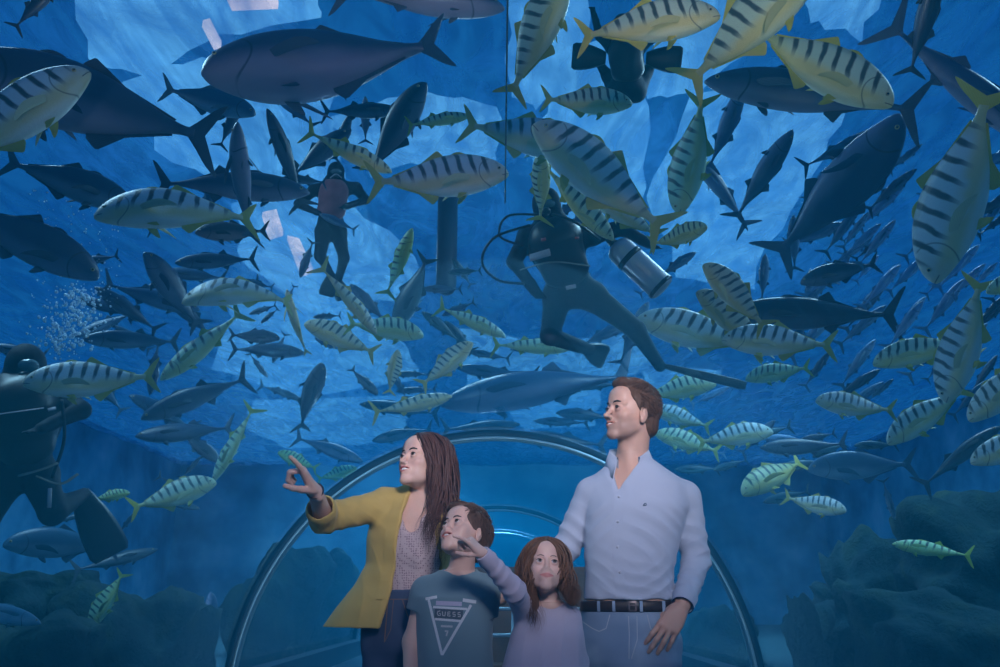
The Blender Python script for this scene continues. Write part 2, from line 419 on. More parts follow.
def m_denim(nm, c1, c2, fade):
    t = NT(nm); g = t.n('ShaderNodeTexCoord').outputs['Object']
    n1 = t.sstep(t.noise(g, 5, 3, .5), .4, .65); c = t.mix(n1, c1, fade)
    tw = t.n('ShaderNodeTexWave', dict(bands_direction='DIAGONAL'), Vector=g, Scale=420, Distortion=1).outputs[1]
    c = t.mix(t.math('MULTIPLY', tw, .35), c, c2)
    return t.pbr(c, .85, .2, 0, t.bump(tw, .15, .001))
def m_hair(nm, c1, c2):
    t = NT(nm); co = t.attr('hco'); 
    f = t.noise(t.n('ShaderNodeMapping', None, Vector=co, Scale=(1, 1, .12)), 260, 3)
    return t.pbr(t.mix(f, c1, c2), .45, .22, 0, t.bump(f, .5, .002))
def tint_attr(me, rgb):
    a = me.attributes.new('tint', 'FLOAT_COLOR', 'POINT'); a.data.foreach_set('color', np.concatenate([rgb, np.ones((len(rgb), 1))], 1).astype(np.float32).ravel())
def coords(me):
    v = np.zeros(len(me.vertices)*3, np.float32); me.vertices.foreach_get('co', v); return v.reshape(-1, 3)
def hco(me, H=None):
    a = me.attributes.new('hco', 'FLOAT_VECTOR', 'POINT'); a.data.foreach_set('vector', coords(me).ravel())
# ---------------------------------------------------------------- head
def head_matrix(c, yaw, pitch, roll, s=1.0):
    """yaw: 0 looks at the camera, + turns to the left of the photograph; pitch + looks up; roll + leans to the photograph's right"""
    f = np.array([-math.sin(R(yaw)), -math.cos(R(yaw)), 0]); 
    side = np.cross(f, [0, 0, 1]); f2 = f*math.cos(R(pitch))+np.array([0, 0, math.sin(R(pitch))]); up = np.cross(side, f2)
    up2 = up*math.cos(R(roll))+side*math.sin(R(roll)); side2 = np.cross(f2, up2)
    return np.stack([side2, f2, up2], 1), np.array(c, float), s
def hp(H, p): return H[0]@(np.array(p, float)*H[2])+H[1]
def head(b, H, fem=0.0, mouth='closed', child=0.0):
    M, c, s = H; P = lambda *p: hp(H, p)
    def E(p, r, k=.01, op=1): b.ell(hp(H, p), np.array(r)*s, k*s, op, M)
    def Cp(p, q, r1, r2=None, k=.01, op=1): b.cap(hp(H, p), hp(H, q), r1*s, (r1 if r2 is None else r2)*s, k*s, op)
    E((0, -.018, .038), (.076, .098, .084), .02)
    E((0, .020, -.012), (.0635-.003*fem+.002*child, .066, .080), .03)
    E((0, .028, -.066), (.043-.005*fem+.002*child, .050, .042), .03)
    Cp((-.046+.006*fem, .004, -.062), (-.014, .070, -.100), .015, .012, .020); Cp((.046-.006*fem, .004, -.062), (.014, .070, -.100), .015, .012, .020)
    E((0, .076-.003*child, -.100), (.021-.004*fem, .017, .016), .018)
    for x in (-1, 1):
        E((x*.031, .040, -.056), (.019+.003*max(fem, child)+.003*child, .030, .030), .026)
        E((x*.041, .058, -.026), (.022, .022, .019+.004*child), .020)           # cheek
        Cp((x*.016, .086, .020), (x*.046, .070, .018), .009-.002*fem-.002*child, .008, .014)    # brow
    E((0, .062, .055), (.052, .034, .040), .025)                                  # forehead
    for x in (-1, 1): E((x*.0315, .1035, -.001), (.0190, .0175, .0140), .012, -1)
    nl = .1135-.011*child-.003*fem
    Cp((0, .086, .012), (0, nl-.006, -.032), .0062, .0085, .012)                   # nose
    E((0, nl, -.035), (.0092-.0012*fem, .0100, .0085-.0008*fem), .008)
    for x in (-1, 1):
        E((x*.0122, nl-.0105, -.0385), (.0078-.0014*child, .0095-.001*child, .0072-.0014*child), .006)
        E((x*.0062, nl-.006, -.0455), (.0036, .0045, .0028), .002, -1)
    E((0, .085, -.064), (.025, .0145, .018), .020+.008*child)                                  # muzzle
    w = .023 if mouth == 'closed' else .029
    lift = .003 if mouth == 'closed' else .0065
    zt, zb = (-.0600, -.0705) if mouth != 'open' else (-.0560, -.0760)
    yl = .0985
    for x in (-1, 1):                                                            # lips
        Cp((x*.004, yl, zt+.001), (x*w, yl-.012, (zt+zb)/2+lift), .0033, .0014, .005)
        Cp((0, yl-.001, zb), (x*w*.95, yl-.012, (zt+zb)/2+lift), .0043, .0014, .006)
    if mouth == 'open': 
        [E((q*.0075, yl-.001-abs(q)*.0022, -.0655+abs(q)*abs(q)*.0011), (.0085, .012, .0066-.0012*abs(q)), .002, -1) for q in (-2, -1, 0, 1, 2)]
    elif mouth == 'smile':
        [E((q*.007, yl+.001-abs(q)*.002, -.0650+q*q*.0009), (.008, .010, .0024), .002, -1) for q in (-2, -1, 0, 1, 2)]
    else: Cp((-w*.85, yl-.004, -.0635), (w*.85, yl-.004, -.0635), .0014, .0014, .003, -1)
    for x in (-1, 1):                                                            # eyes: lids with an opening
        E((x*.0315, .0785, -.001), (.0165, .0158, .0155), .005)
        E((x*.0315, .0950, -.0012), (.0148, .0135, .0053+.0010*child+.0006*fem), .0015, -1)
        E((x*.0785, -.004, -.012), (.0065, .0175, .031), .005); E((x*.0775, -.002, -.036), (.005, .010, .010), .006)   # ear
        E((x*.0845, .006, -.008), (.0048, .0090, .017), .003, -1)
    return b
def neck(b, H, base, r, s=1.0):
    a = hp(H, (0, -.028, -.045)); b.cap(a, base, r*s, r*1.06*s, .014*s)
def face_tint(me, H, skin_lip=(.78, .42, .42), blush=.12, stubble=0.0, mouth='closed', lipk=.0048):
    V = coords(me).astype(float); L = ((V-H[1])@H[0])/H[2]; T = np.ones((len(V), 3))
    w = .029; x = np.clip(np.abs(L[:, 0])/w, 0, 1)
    zt, zb = (-.0600, -.0705) if mouth != 'open' else (-.0560, -.0760)
    lift = .003 if mouth == 'closed' else .0065
    zm = (zt+zb)/2
    near = (L[:, 1] > .080) & (np.abs(L[:, 0]) < w)
    du = np.abs(L[:, 2]-(zt+(zm+lift-zt)*x)); dl = np.abs(L[:, 2]-(zb+(zm+lift-zb)*x)); d = np.minimum(du, dl)
    m = np.clip(1.6-d/(lipk*(1.05-.6*x)), 0, 1)*near
    T = T*(1-m[:, None])+np.array(skin_lip)*m[:, None]
    if mouth != 'closed':
        inn = (near & (L[:, 1] < .0965-.01*x) & (L[:, 2] < zt) & (L[:, 2] > zb) & (L[:, 1] > .078) & (np.abs(L[:, 0]) < .017)); T[inn] = (.25, .06, .06)
    for sx in (-1, 1):
        d = np.linalg.norm((L-np.array([sx*.042, .07, -.032]))/np.array([.024, .03, .02]), axis=1); b = np.clip(1-d, 0, 1)*blush*2
        T *= 1-b[:, None]*np.array([0, .35, .3])
    if stubble:
        d = np.clip((-.03-L[:, 2])/.03, 0, 1)*np.clip((L[:, 1]+.01)/.03, 0, 1)*np.clip((L[:, 2]+.14)/.03, 0, 1)*(1-m)
        T *= 1-d[:, None]*stubble*np.array([1, .9, .8])
    tint_attr(me, T)
def eyes(parent, H, gaze=(0, 1, 0), iris=(.16, .09, .05), brow=(.05, .03, .02), bw=.0038, lash=True, child=0):
    s = H[2]; g = nz(H[0]@np.array(gaze, float)); Mx = np.array(H[0])
    mi = simple('iris', iris, .15, .6)
    for x in (-1, 1):
        c = hp(H, (x*.0315, .0780, -.001)); e = MB().ball(c, .0148*s, 16, 12).build('eye', M_SCLERA, parent)
        q = Vector(g).to_track_quat('Z', 'Y').to_matrix().to_4x4()
        MB().ball(c+g*.0133*s, (.0078*s, .0078*s, .0024*s), 14, 8, q).build('iris', mi, e)
        MB().ball(c+g*.0149*s, (.0036*s, .0034*s, .0016*s), 12, 8, q).build('pupil', M_EYE, e)
        if lash:
            pts = [hp(H, (x*(.0315+dx), .0950-abs(dx-.001)*.40, .0056+.0010*child-24*dx*dx)) for dx in (-.014, -.009, -.003, .003, .008, .0130, .0165)]
            MB().tube(pts, [.0004*s, .0010*s, .0013*s, .0014*s, .0013*s, .001*s, .0004*s], 6).build('eyelashes', M_LASH, parent)
        pts = [hp(H, (x*a, y, z)) for a, y, z in ((.013, .0945, .0185), (.021, .0945, .0225), (.031, .091, .0245), (.041, .083, .0225), (.049, .073, .0165))]
        MB().tube(pts, [bw*.7*s, bw*s, bw*s, bw*.75*s, bw*.25*s], 8).build('eyebrow', simple('eyebrow_hair', brow, .8, .2), parent)
def teeth(parent, H, z=-.0635, h=.0045, w=.017):
    m = MB(); s = H[2]
    for i in range(-4, 5):
        x = i*w/4.6; c = hp(H, (x, .0955-.012*(x/w)**2*.9, z)); m.ball(c, (.0027*s, .0026*s, h*s*(1 if abs(i) < 3 else .85)), 8, 6, Matrix([list(r) for r in H[0]]))
    m.build('teeth', M_TEETH, parent)
# ---------------------------------------------------------------- hand
def hand(b, W, X, Z, s=1.0, side=1, curl=None, spread=(7, 2, -3, -9), thumb=(38, -20, 15, 15), k=.006):
    """W wrist point, X towards the fingers, Z out of the back of the hand; side=+1: thumb towards Z x X"""
    X = nz(X); Z = nz(np.asarray(Z, float)-X*np.dot(X, Z)); Yv = np.cross(Z, X)*side; A = np.stack([X, Yv, Z], 1)
    P = lambda p: W+A@(np.array(p, float)*s)
    curl = curl or [(15, 20, 12)]*4
    mc = [(.090, .0285, .0), (.094, .0095, .002), (.088, -.0100, .001), (.079, -.0275, -.003)]
    ln = [(.043, .026, .021), (.048, .030, .022), (.044, .027, .021), (.034, .021, .018)]; rd = [.0093, .0095, .0089, .0078]
    b.cap(P((-.03, 0, 0)), P((.012, 0, 0)), .0225*s, .0235*s, .012*s, flat=(Z, .75))
    for i in range(4):
        b.cap(P((.012, mc[i][1]*.62, -.002)), P(mc[i]), .0135*s, .0112*s, .012*s)
    b.ell(P((.05, .0, -.004)), np.array([.045, .036, .012])*s, .012*s, 1, A)
    for i in range(4):
        p = np.array(mc[i]); ang = 0; sp = R(spread[i])
        for j in range(3):
            ang += R(curl[i][j]); d = np.array([math.cos(ang)*math.cos(sp), math.cos(ang)*math.sin(sp), -math.sin(ang)])
            q = p+d*ln[i][j]; r1 = rd[i]*(1, .93, .86)[j]; r2 = rd[i]*(.93, .86, .74)[j]
            b.cap(P(p), P(q), r1*s, r2*s, (.004 if j else .005)*s); p = q
    a, dn, c1, c2 = thumb; p = np.array([.018, .022, -.008]); ang = R(a); dz = R(dn)
    for L_, r1, r2, da in ((.044, .0150, .0118, 0), (.033, .0112, .0100, c1), (.028, .0100, .0080, c2)):
        ang -= R(da); d = np.array([math.cos(ang)*math.cos(dz), math.sin(ang)*math.cos(dz), math.sin(dz)]); q = p+d*L_
        b.cap(P(p), P(q), r1*s, r2*s, .007*s); p = q
def nail_mesh(W, X, Z, s, side, curl, spread, idx=range(4)):
    X = nz(X); Z = nz(np.asarray(Z, float)-X*np.dot(X, Z)); Yv = np.cross(Z, X)*side; A = np.stack([X, Yv, Z], 1); m = MB()
    mc = [(.090, .0285, .0), (.094, .0095, .002), (.088, -.0100, .001), (.079, -.0275, -.003)]
    ln = [(.043, .026, .021), (.048, .030, .022), (.044, .027, .021), (.034, .021, .018)]; rd = [.0093, .0095, .0089, .0078]
    for i in idx:
        p = np.array(mc[i]); ang = 0; sp = R(spread[i])
        for j in range(3):
            ang += R(curl[i][j]); d = np.array([math.cos(ang)*math.cos(sp), math.cos(ang)*math.sin(sp), -math.sin(ang)]); q = p+d*ln[i][j]
            if j == 2:
                n = np.array([math.sin(ang)*math.cos(sp), math.sin(ang)*math.sin(sp), math.cos(ang)]); c = p+d*ln[i][j]*.85+n*rd[i]*.70
                w = np.cross(n, d); MM = A@np.stack([d, w, n], 1)
                m.ball(W+A@(c*s), (.0062*s, .0050*s, .0016*s), 10, 6, Matrix([list(r) for r in MM]))
            p = q
    return m
# ---------------------------------------------------------------- hair locks
def lock_mesh(paths, r0, n_side=5, seed=0, flat=.6):
    m = MB()
    for pts in paths:
        k = len(pts); rad = [r0*(.35+.65*math.sin(math.pi*min(1, (i+.6)/(k*.75))))*(1 if i < k*.6 else max(.08, (k-1-i)/(k*.4))) for i in range(k)]
        m.tube(pts, rad, n_side, True, flat)
    return m
def spline(P, n=14):
    P = [np.array(p, float) for p in P]; P = [2*P[0]-P[1]]+P+[2*P[-1]-P[-2]]; out = []; m = len(P)-3
    for q in range(n):
        u = q/(n-1)*m; i = min(int(u), m-1); t = u-i; a, b, c, d = P[i:i+4]
        out.append(.5*((2*b)+(-a+c)*t+(2*a-5*b+4*c-d)*t*t+(-a+3*b-3*c+d)*t**3))
    return out
M_EYE = simple("fish_pupil", (.01, .01, .012), .1, .8); M_SCLERA = simple('eye_white', (.50, .48, .50), .2, .5); M_TEETH = simple('tooth_enamel', (.85, .83, .80), .2, .5); M_LASH = simple('lashes', (.015, .01, .01), .7, .2)

def folds(regions, base=None):
    """cloth creases: regions of (centre, reach, across direction, spacing, depth)"""
    def f(p):
        v = np.zeros(len(p)) if base is None else base(p)
        for i, (c, r, k, sp, am) in enumerate(regions):
            k = nz(k); w = np.exp(-((p-c)**2).sum(1)/(r*r)); m = w > .02
            if not m.any(): continue
            q = p[m]-c; t = q@k*2*math.pi/sp; o1 = q@np.cross(k, [.3, .9, .2]); o2 = q@np.cross(k, [.9, .1, .4])
            t = t+1.5*np.sin(o1*24+i)+1.0*np.sin(o2*37+2*i); a = np.sin(t)
            v[m] += am*w[m]*(.55*a-np.clip(.30-np.abs(np.sin(t/2+.6)), 0, 1)*2.2+.2)
        return v
    return f
def cuff(a, b, r1, r2, mat, parent, lining=None, name='cuff', t=.0035, n=32, ell=(1, 1)):
    """short open tube from a to b"""
    a = np.asarray(a); b = np.asarray(b); d = nz(b-a); u = nz(np.cross(d, [0, 1, 0])); v = np.cross(d, u); m = MB(); V = []
    prof = [(0, r1-.002), (.15, r1+.0005), (.9, r2+.0005), (1.0, r2), (1.0, r2-t), (.6, r2-t-.001)]
    for s_, r in prof:
        for k in range(n):
            an = 2*math.pi*k/n; V.append(a+(b-a)*s_+(u*math.cos(an)*ell[0]+v*math.sin(an)*ell[1])*r)
    F = [(i*n+k, i*n+(k+1) % n, (i+1)*n+(k+1) % n, (i+1)*n+k) for i in range(len(prof)-1) for k in range(n)]
    o = obj(name, mesh(name, V, F), mat, parent)
    if lining: MB().tube([b+(u*math.cos(x)*ell[0]+v*math.sin(x)*ell[1])*(r2-t*.4) for x in np.linspace(0, 2*math.pi, n+1)], .0022, 6, False).build(name+'_edge', lining, o)
    return o
def neck_ring(bv, c, S, F, r, rf, rt, mat, parent, name):
    pts = []
    for a in np.linspace(0, 2*math.pi, 49):
        d = S*math.cos(a)*r+F*math.sin(a)*rf; h = bv.ray_cast(Vector(c+d+np.array([0, 0, .15])), Vector((0, 0, -1)), .4)
        pts.append(np.array(h[0]) if h[0] is not None else c+d)
    P = np.array(pts); Q = P.copy()
    for _ in range(3): Q[1:-1] = (Q[:-2]+Q[1:-1]*2+Q[2:])/4
    e = (Q[1]+Q[-2])/2; Q[0] = e; Q[-1] = e
    return MB().tube(list(Q), rt, 8, False).build(name, mat, parent)
def band(c, S, F, rows, mat, parent, name, p=2.3, n=72):
    """closed band round the waist: rows (z, half width, half depth), first row repeated to close"""
    S = nz(S); F = nz(F); V = []
    for z, w, d in rows:
        for k in range(n):
            a = 2*math.pi*k/n; ca, sa = math.cos(a), math.sin(a)
            x = math.copysign(abs(ca)**(2/p), ca)*w; y = math.copysign(abs(sa)**(2/p), sa)*d; q = np.array([c[0], c[1], 0])+S*x+F*y; V.append((q[0], q[1], z))
    m = len(rows); Fc = [(i*n+k, i*n+(k+1) % n, ((i+1) % m)*n+(k+1) % n, ((i+1) % m)*n+k) for i in range(m) for k in range(n)]
    return obj(name, mesh(name, V, Fc), mat, parent)
# ================================================================ FISH
def bendmap(P, bend):
    """bends undistorted fish points (x along the body, head +x) sideways; bend is the angle of the tail in radians"""
    P = np.asarray(P, float); out = P.copy(); x0 = 0.12
    n = 200; xs = np.linspace(x0, -0.62, n); th = bend*((x0-xs)/0.74)**1.3; dx = xs[0]-xs[1]
    cx = x0-np.concatenate([[0], np.cumsum(np.cos(th[:-1])*dx)]); cy = np.concatenate([[0], np.cumsum(np.sin(th[:-1])*dx)])
    m = P[:, 0] < x0
    X = P[m, 0]; T = np.interp(-X, -xs, th); bx = np.interp(-X, -xs, cx); by = np.interp(-X, -xs, cy)
    y = P[m, 1]; out[m, 0] = bx+y*np.sin(T); out[m, 1] = by+y*np.cos(T)
    m2 = P[:, 0] > x0; th2 = 0.25*bend*(P[m2, 0]-x0)/.4; out[m2, 1] = P[m2, 1]+th2*(P[m2, 0]-x0)
    return out
def add_attr(me, P):
    a = me.attributes.new('fco', 'FLOAT_VECTOR', 'POINT'); a.data.foreach_set('vector', np.asarray(P, np.float32).ravel())
def loft(prof, bend, name, n=24):
    """prof: rows (x, z_top, z_bottom, half_width)"""
    prof = np.array(prof, float); xs = np.concatenate([[prof[0, 0]], prof[0, 0]+(prof[-1, 0]-prof[0, 0])*(0.5-0.5*np.cos(np.pi*np.linspace(.06, 1, 30)))])
    tab = [np.interp(-xs, -prof[:, 0], prof[:, k]) for k in (1, 2, 3)]
    def sm(v):
        w = v.copy(); w[1:-1] = .25*v[:-2]+.5*v[1:-1]+.25*v[2:]; return w
    zt, zb, hw = [sm(v) for v in tab]
    V = []; m = len(xs)
    for i in range(m):
        for k in range(n):
            a = 2*math.pi*k/n; c, s = math.cos(a), math.sin(a)
            zc = (zt[i]*.35+zb[i]*.65) if True else 0
            zz = zc+(zt[i]-zc)*abs(s)**.95*(1 if s > 0 else 0)+(zb[i]-zc)*abs(s)**.9*(1 if s < 0 else 0)
            yy = hw[i]*(abs(c)**(.85 if s < 0 else 1.15))*(1 if c > 0 else -1)
            V.append((xs[i], yy, zz))
    F = [(i*n+k, i*n+(k+1) % n, (i+1)*n+(k+1) % n, (i+1)*n+k) for i in range(m-1) for k in range(n)]
    F += [tuple(range(n))[::-1], tuple((m-1)*n+k for k in range(n))]
    me = mesh(name, bendmap(V, bend), F); add_attr(me, V); return me
def fin(poly, plane, origin, bend, name, thick=.010, tilt=0.0, M=None):
    """a fin as a lens-section sheet: poly in (u,v); plane 'xz' stands on the midline, 'xy' lies sideways"""
    P = np.array(poly, float); c = P.mean(0); n = len(P); V = []
    rings = [1.0, .6, .0]
    for side in (1, -1):
        for r in rings[1:]:
            for p in P: V.append(((c+(p-c)*r)[0], side*thick*(1-r*r)*.5, (c+(p-c)*r)[1]))
    base = len(V)
    for p in P: V.append((p[0], 0, p[1]))
    F = []
    for s in (0, 1):
        o = s*2*n
        for k in range(n):
            k2 = (k+1) % n
            q = (base+k, base+k2, o+k2, o+k); F.append(q if s == 0 else q[::-1])
            q = (o+k, o+k2, o+n+k2); F.append(q if s == 0 else q[::-1])
    V = np.array(V)
    if M is not None: V = np.array([tuple(M @ Vector(v)) for v in V])
    V = V+np.array(origin)
    me = mesh(name, bendmap(V, bend), F, False); add_attr(me, V); return me
def sub(P, k=3):
    P = list(P); out = []
    n = len(P)
    for i in range(n):
        a, b, c, d = [np.array(P[(i+j-1) % n], float) for j in range(4)]
        for j in range(k):
            t = j/k; out.append(.5*((2*b)+(-a+c)*t+(2*a-5*b+4*c-d)*t*t+(-a+3*b-3*c+d)*t**3))
    return out
SPEC = {
 'trevally': dict(prof=[(.5, -.012, -.030, .004), (.487, .018, -.045, .018), (.46, .047, -.058, .030), (.41, .082, -.076, .043), (.34, .113, -.098, .054), (.25, .138, -.118, .061),
                        (.14, .148, -.126, .062), (.02, .138, -.120, .056), (-.09, .108, -.097, .045), (-.19, .070, -.064, .031), (-.27, .038, -.036, .020), (-.33, .021, -.020, .014), (-.36, .018, -.018, .011), (-.39, .022, -.022, .006)],
   tail=[(-.350, .0), (-.362, .014), (-.405, .062), (-.455, .122), (-.505, .160), (-.478, .098), (-.442, .042), (-.420, 0), (-.442, -.042), (-.478, -.098), (-.505, -.160), (-.455, -.122), (-.405, -.062), (-.362, -.014)],
   dors=[(.06, .134), (.03, .172), (.01, .182), (-.01, .150), (-.08, .117), (-.18, .080), (-.28, .045), (-.315, .040), (-.28, .030), (-.15, .076), (0, .128)],
   dors1=[(.22, .134), (.19, .158), (.15, .164), (.11, .150), (.12, .138)],
   anal=[(.0, -.112), (-.03, -.160), (-.055, -.168), (-.07, -.130), (-.15, -.095), (-.25, -.054), (-.31, -.040), (-.28, -.026), (-.12, -.08)],
   pec=[(0, .012), (-.06, .022), (-.14, .012), (-.21, -.03), (-.245, -.075), (-.18, -.05), (-.09, -.030), (-.02, -.018)], pel=[(0, 0), (-.05, -.045), (-.085, -.055), (-.07, -.02), (-.06, 0)],
   pec_o=(.24, .055, -.035), pel_o=(.20, .022, -.115), eye=(.437, .0355, .012), er=.0125),
 'tuna': dict(prof=[(.5, -.006, -.018, .004), (.48, .016, -.030, .018), (.44, .042, -.050, .032), (.37, .070, -.074, .046), (.28, .092, -.092, .056), (.16, .104, -.102, .060),
                    (.04, .100, -.098, .056), (-.08, .078, -.076, .044), (-.19, .050, -.048, .029), (-.28, .026, -.026, .017), (-.34, .014, -.014, .013), (-.385, .014, -.014, .008)],
   tail=[(-.36, 0), (-.385, .02), (-.42, .072), (-.470, .145), (-.500, .165), (-.468, .09), (-.435, .035), (-.42, 0), (-.435, -.035), (-.468, -.09), (-.500, -.165), (-.470, -.145), (-.42, -.072), (-.385, -.018)],
   dors=[(-.02, .09), (-.06, .130), (-.085, .142), (-.09, .105), (-.13, .068), (-.25, .04), (-.2, .04)], dors1=[(.2, .09), (.17, .122), (.1, .118), (.03, .10), (.1, .09)],
   anal=[(-.06, -.078), (-.09, -.115), (-.115, -.130), (-.115, -.090), (-.16, -.06), (-.25, -.035), (-.2, -.035)],
   pec=[(0, .014), (-.08, .016), (-.16, -.0), (-.23, -.04), (-.14, -.028), (-.04, -.02)], pel=[(0, 0), (-.04, -.03), (-.065, -.035), (-.05, 0)],
   pec_o=(.26, .056, -.01), pel_o=(.24, .02, -.088), eye=(.442, .0335, .006), er=.0105),
 'reef': dict(prof=None, tail=None),
}
def species(base, hs=1.0, ws=1.0, **kw):
    s = dict(SPEC[base]); s['prof'] = [(x, a*hs, b*hs, w*ws) for x, a, b, w in s['prof']]
    for k in ('dors', 'dors1', 'anal'): s[k] = [(x, z*hs) for x, z in s[k]]
    o = s['pec_o']; s['pec_o'] = (o[0], o[1]*ws, o[2]*hs); o = s['pel_o']; s['pel_o'] = (o[0], o[1]*ws, o[2]*hs)
    o = s['eye']; s['eye'] = (o[0], o[1]*ws, o[2]*hs); s.update(kw); return s
SPEC['giant'] = species('trevally', 1.06, 1.15)
SPEC['trevally'] = species('trevally', 1.15, 1.1)
SPEC['grouper'] = species('trevally', 1.12, 1.7, er=.009)
SPEC['slender'] = species('tuna', .78, .8)
SPEC['whale'] = species('tuna', .92, 1.5, er=.008)
def m_striped():
    t = NT('striped_scales'); x, y, z = t.sep(t.attr('fco'))[:3]
    col = t.n('ShaderNodeObjectInfo').outputs['Color']; rnd = t.n('ShaderNodeObjectInfo').outputs['Random']
    co = t.attr('fco'); nz = t.noise(co, 9, 3)
    xx = t.math('ADD', t.math('ADD', x, t.math('MULTIPLY', z, .22)), t.math('MULTIPLY', nz, .035))
    ph = t.math('ADD', t.math('MULTIPLY', xx, 70.0), t.math('MULTIPLY', rnd, 3))
    wv = t.math('SINE', ph); wv = t.sstep(wv, t.math('ADD', .02, t.math('MULTIPLY', t.sstep(z, .06, -.04), .55)), .85)
    wv = t.math('MULTIPLY', wv, t.sstep(z, -.055, .035))
    wv = t.math('MULTIPLY', wv, t.sstep(x, -.36, -.25))
    wv = t.math('MULTIPLY', wv, t.math('SUBTRACT', 1.0, t.sstep(x, .40, .44)))
    belly = t.sstep(z, .04, -.10)
    c = t.mix(belly, (.62, .70, .70), (.84, .80, .66))  # upper flank paled in the colour for light from above
    gold = t.math('MULTIPLY', t.sstep(z, .02, -.05), t.sstep(z, -.125, -.07))
    gold = t.math('MULTIPLY', gold, t.sstep(t.noise(co, 5, 2), .30, .55))
    c = t.mix(t.math('MULTIPLY', gold, .62), c, (.78, .58, .12))
    c = t.mix(t.math('MULTIPLY', t.sstep(x, .28, .5), .45), c, (.55, .46, .22))
    c = t.mix(t.math('MULTIPLY', t.sstep(x, -.2, -.34), .7), c, (.55, .46, .10))
    c = t.mix(t.math('MULTIPLY', t.sstep(z, .11, .165), .45), c, (.16, .22, .14))
    c = t.mix(t.math('MULTIPLY', wv, .93), c, (.018, .03, .035))
    # gill cover edge and mouth line
    d = t.n('ShaderNodeVectorMath', dict(operation='DISTANCE'), _0=t.n('ShaderNodeCombineXYZ', None, _0=x, _1=0., _2=z), _1=(.40, 0, -.005)).outputs['Value']
    g = t.math('SUBTRACT', 1.0, t.sstep(t.math('ABSOLUTE', t.math('SUBTRACT', d, .105)), .001, .007)); g = t.math('MULTIPLY', g, t.math('SUBTRACT', 1.0, t.sstep(x, .36, .38)))
    c = t.mix(t.math('MULTIPLY', g, .6), c, (.06, .07, .05))
    mz = t.math('ABSOLUTE', t.math('ADD', z, t.math('SUBTRACT', .026, t.math('MULTIPLY', t.math('SUBTRACT', .5, x), -.25))))
    mm = t.math('MULTIPLY', t.math('SUBTRACT', 1.0, t.sstep(mz, .001, .005)), t.sstep(x, .445, .455))
    c = t.mix(t.math('MULTIPLY', mm, .8), c, (.05, .04, .04))
    c = t.mix(1.0, c, col, 'MULTIPLY')
    v = t.n('ShaderNodeTexVoronoi', None, Vector=t.n('ShaderNodeMapping', None, Vector=co, Scale=(1, 1, 1.3)), Scale=90).outputs[0]
    return t.pbr(c, .42, .5, .0, t.bump(v, .25, .004))
def m_dark():
    t = NT('dark_scales'); co = t.attr('fco'); x, y, z = t.sep(co)[:3]; col = t.n('ShaderNodeObjectInfo').outputs['Color']
    f = t.sstep(t.math('ADD', z, t.math('MULTIPLY', t.noise(co, 7, 4), .06)), .05, -.06)
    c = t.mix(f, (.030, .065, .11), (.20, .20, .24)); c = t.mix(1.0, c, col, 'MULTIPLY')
    d = t.n('ShaderNodeVectorMath', dict(operation='DISTANCE'), _0=t.n('ShaderNodeCombineXYZ', None, _0=x, _1=0., _2=z), _1=(.40, 0, -.005)).outputs['Value']
    g = t.math('SUBTRACT', 1.0, t.sstep(t.math('ABSOLUTE', t.math('SUBTRACT', d, .11)), .001, .008)); g = t.math('MULTIPLY', g, t.math('SUBTRACT', 1.0, t.sstep(x, .35, .38)))
    c = t.mix(t.math('MULTIPLY', g, .7), c, (.02, .03, .05))
    return t.pbr(c, .38, .5, .0, t.bump(t.noise(co, 60, 3), .15, .003))
def m_fin(nm, c1, c2):
    t = NT(nm); co = t.attr('fco'); col = t.n('ShaderNodeObjectInfo').outputs['Color']
    w = t.n('ShaderNodeTexWave', dict(wave_type='BANDS', bands_direction='Z'), Vector=co, Scale=45, Distortion=1.5).outputs[1]
    return t.pbr(t.mix(1.0, t.mix(w, c1, c2), col, 'MULTIPLY'), .5, .4)
M_STR, M_DRK = m_striped(), m_dark()
M_FY = m_fin('yellow_fin', (.42, .38, .05), (.66, .56, .10)); M_FD = m_fin('dark_fin', (.025, .05, .08), (.06, .09, .12)); M_FP = m_fin('pale_fin', (.55, .50, .26), (.72, .66, .40))
M_EYE = simple('fish_eye', (.01, .01, .012), .1, .8); M_IRIS = simple('fish_iris', (.5, .42, .2), .3, .6)
_cache = {}
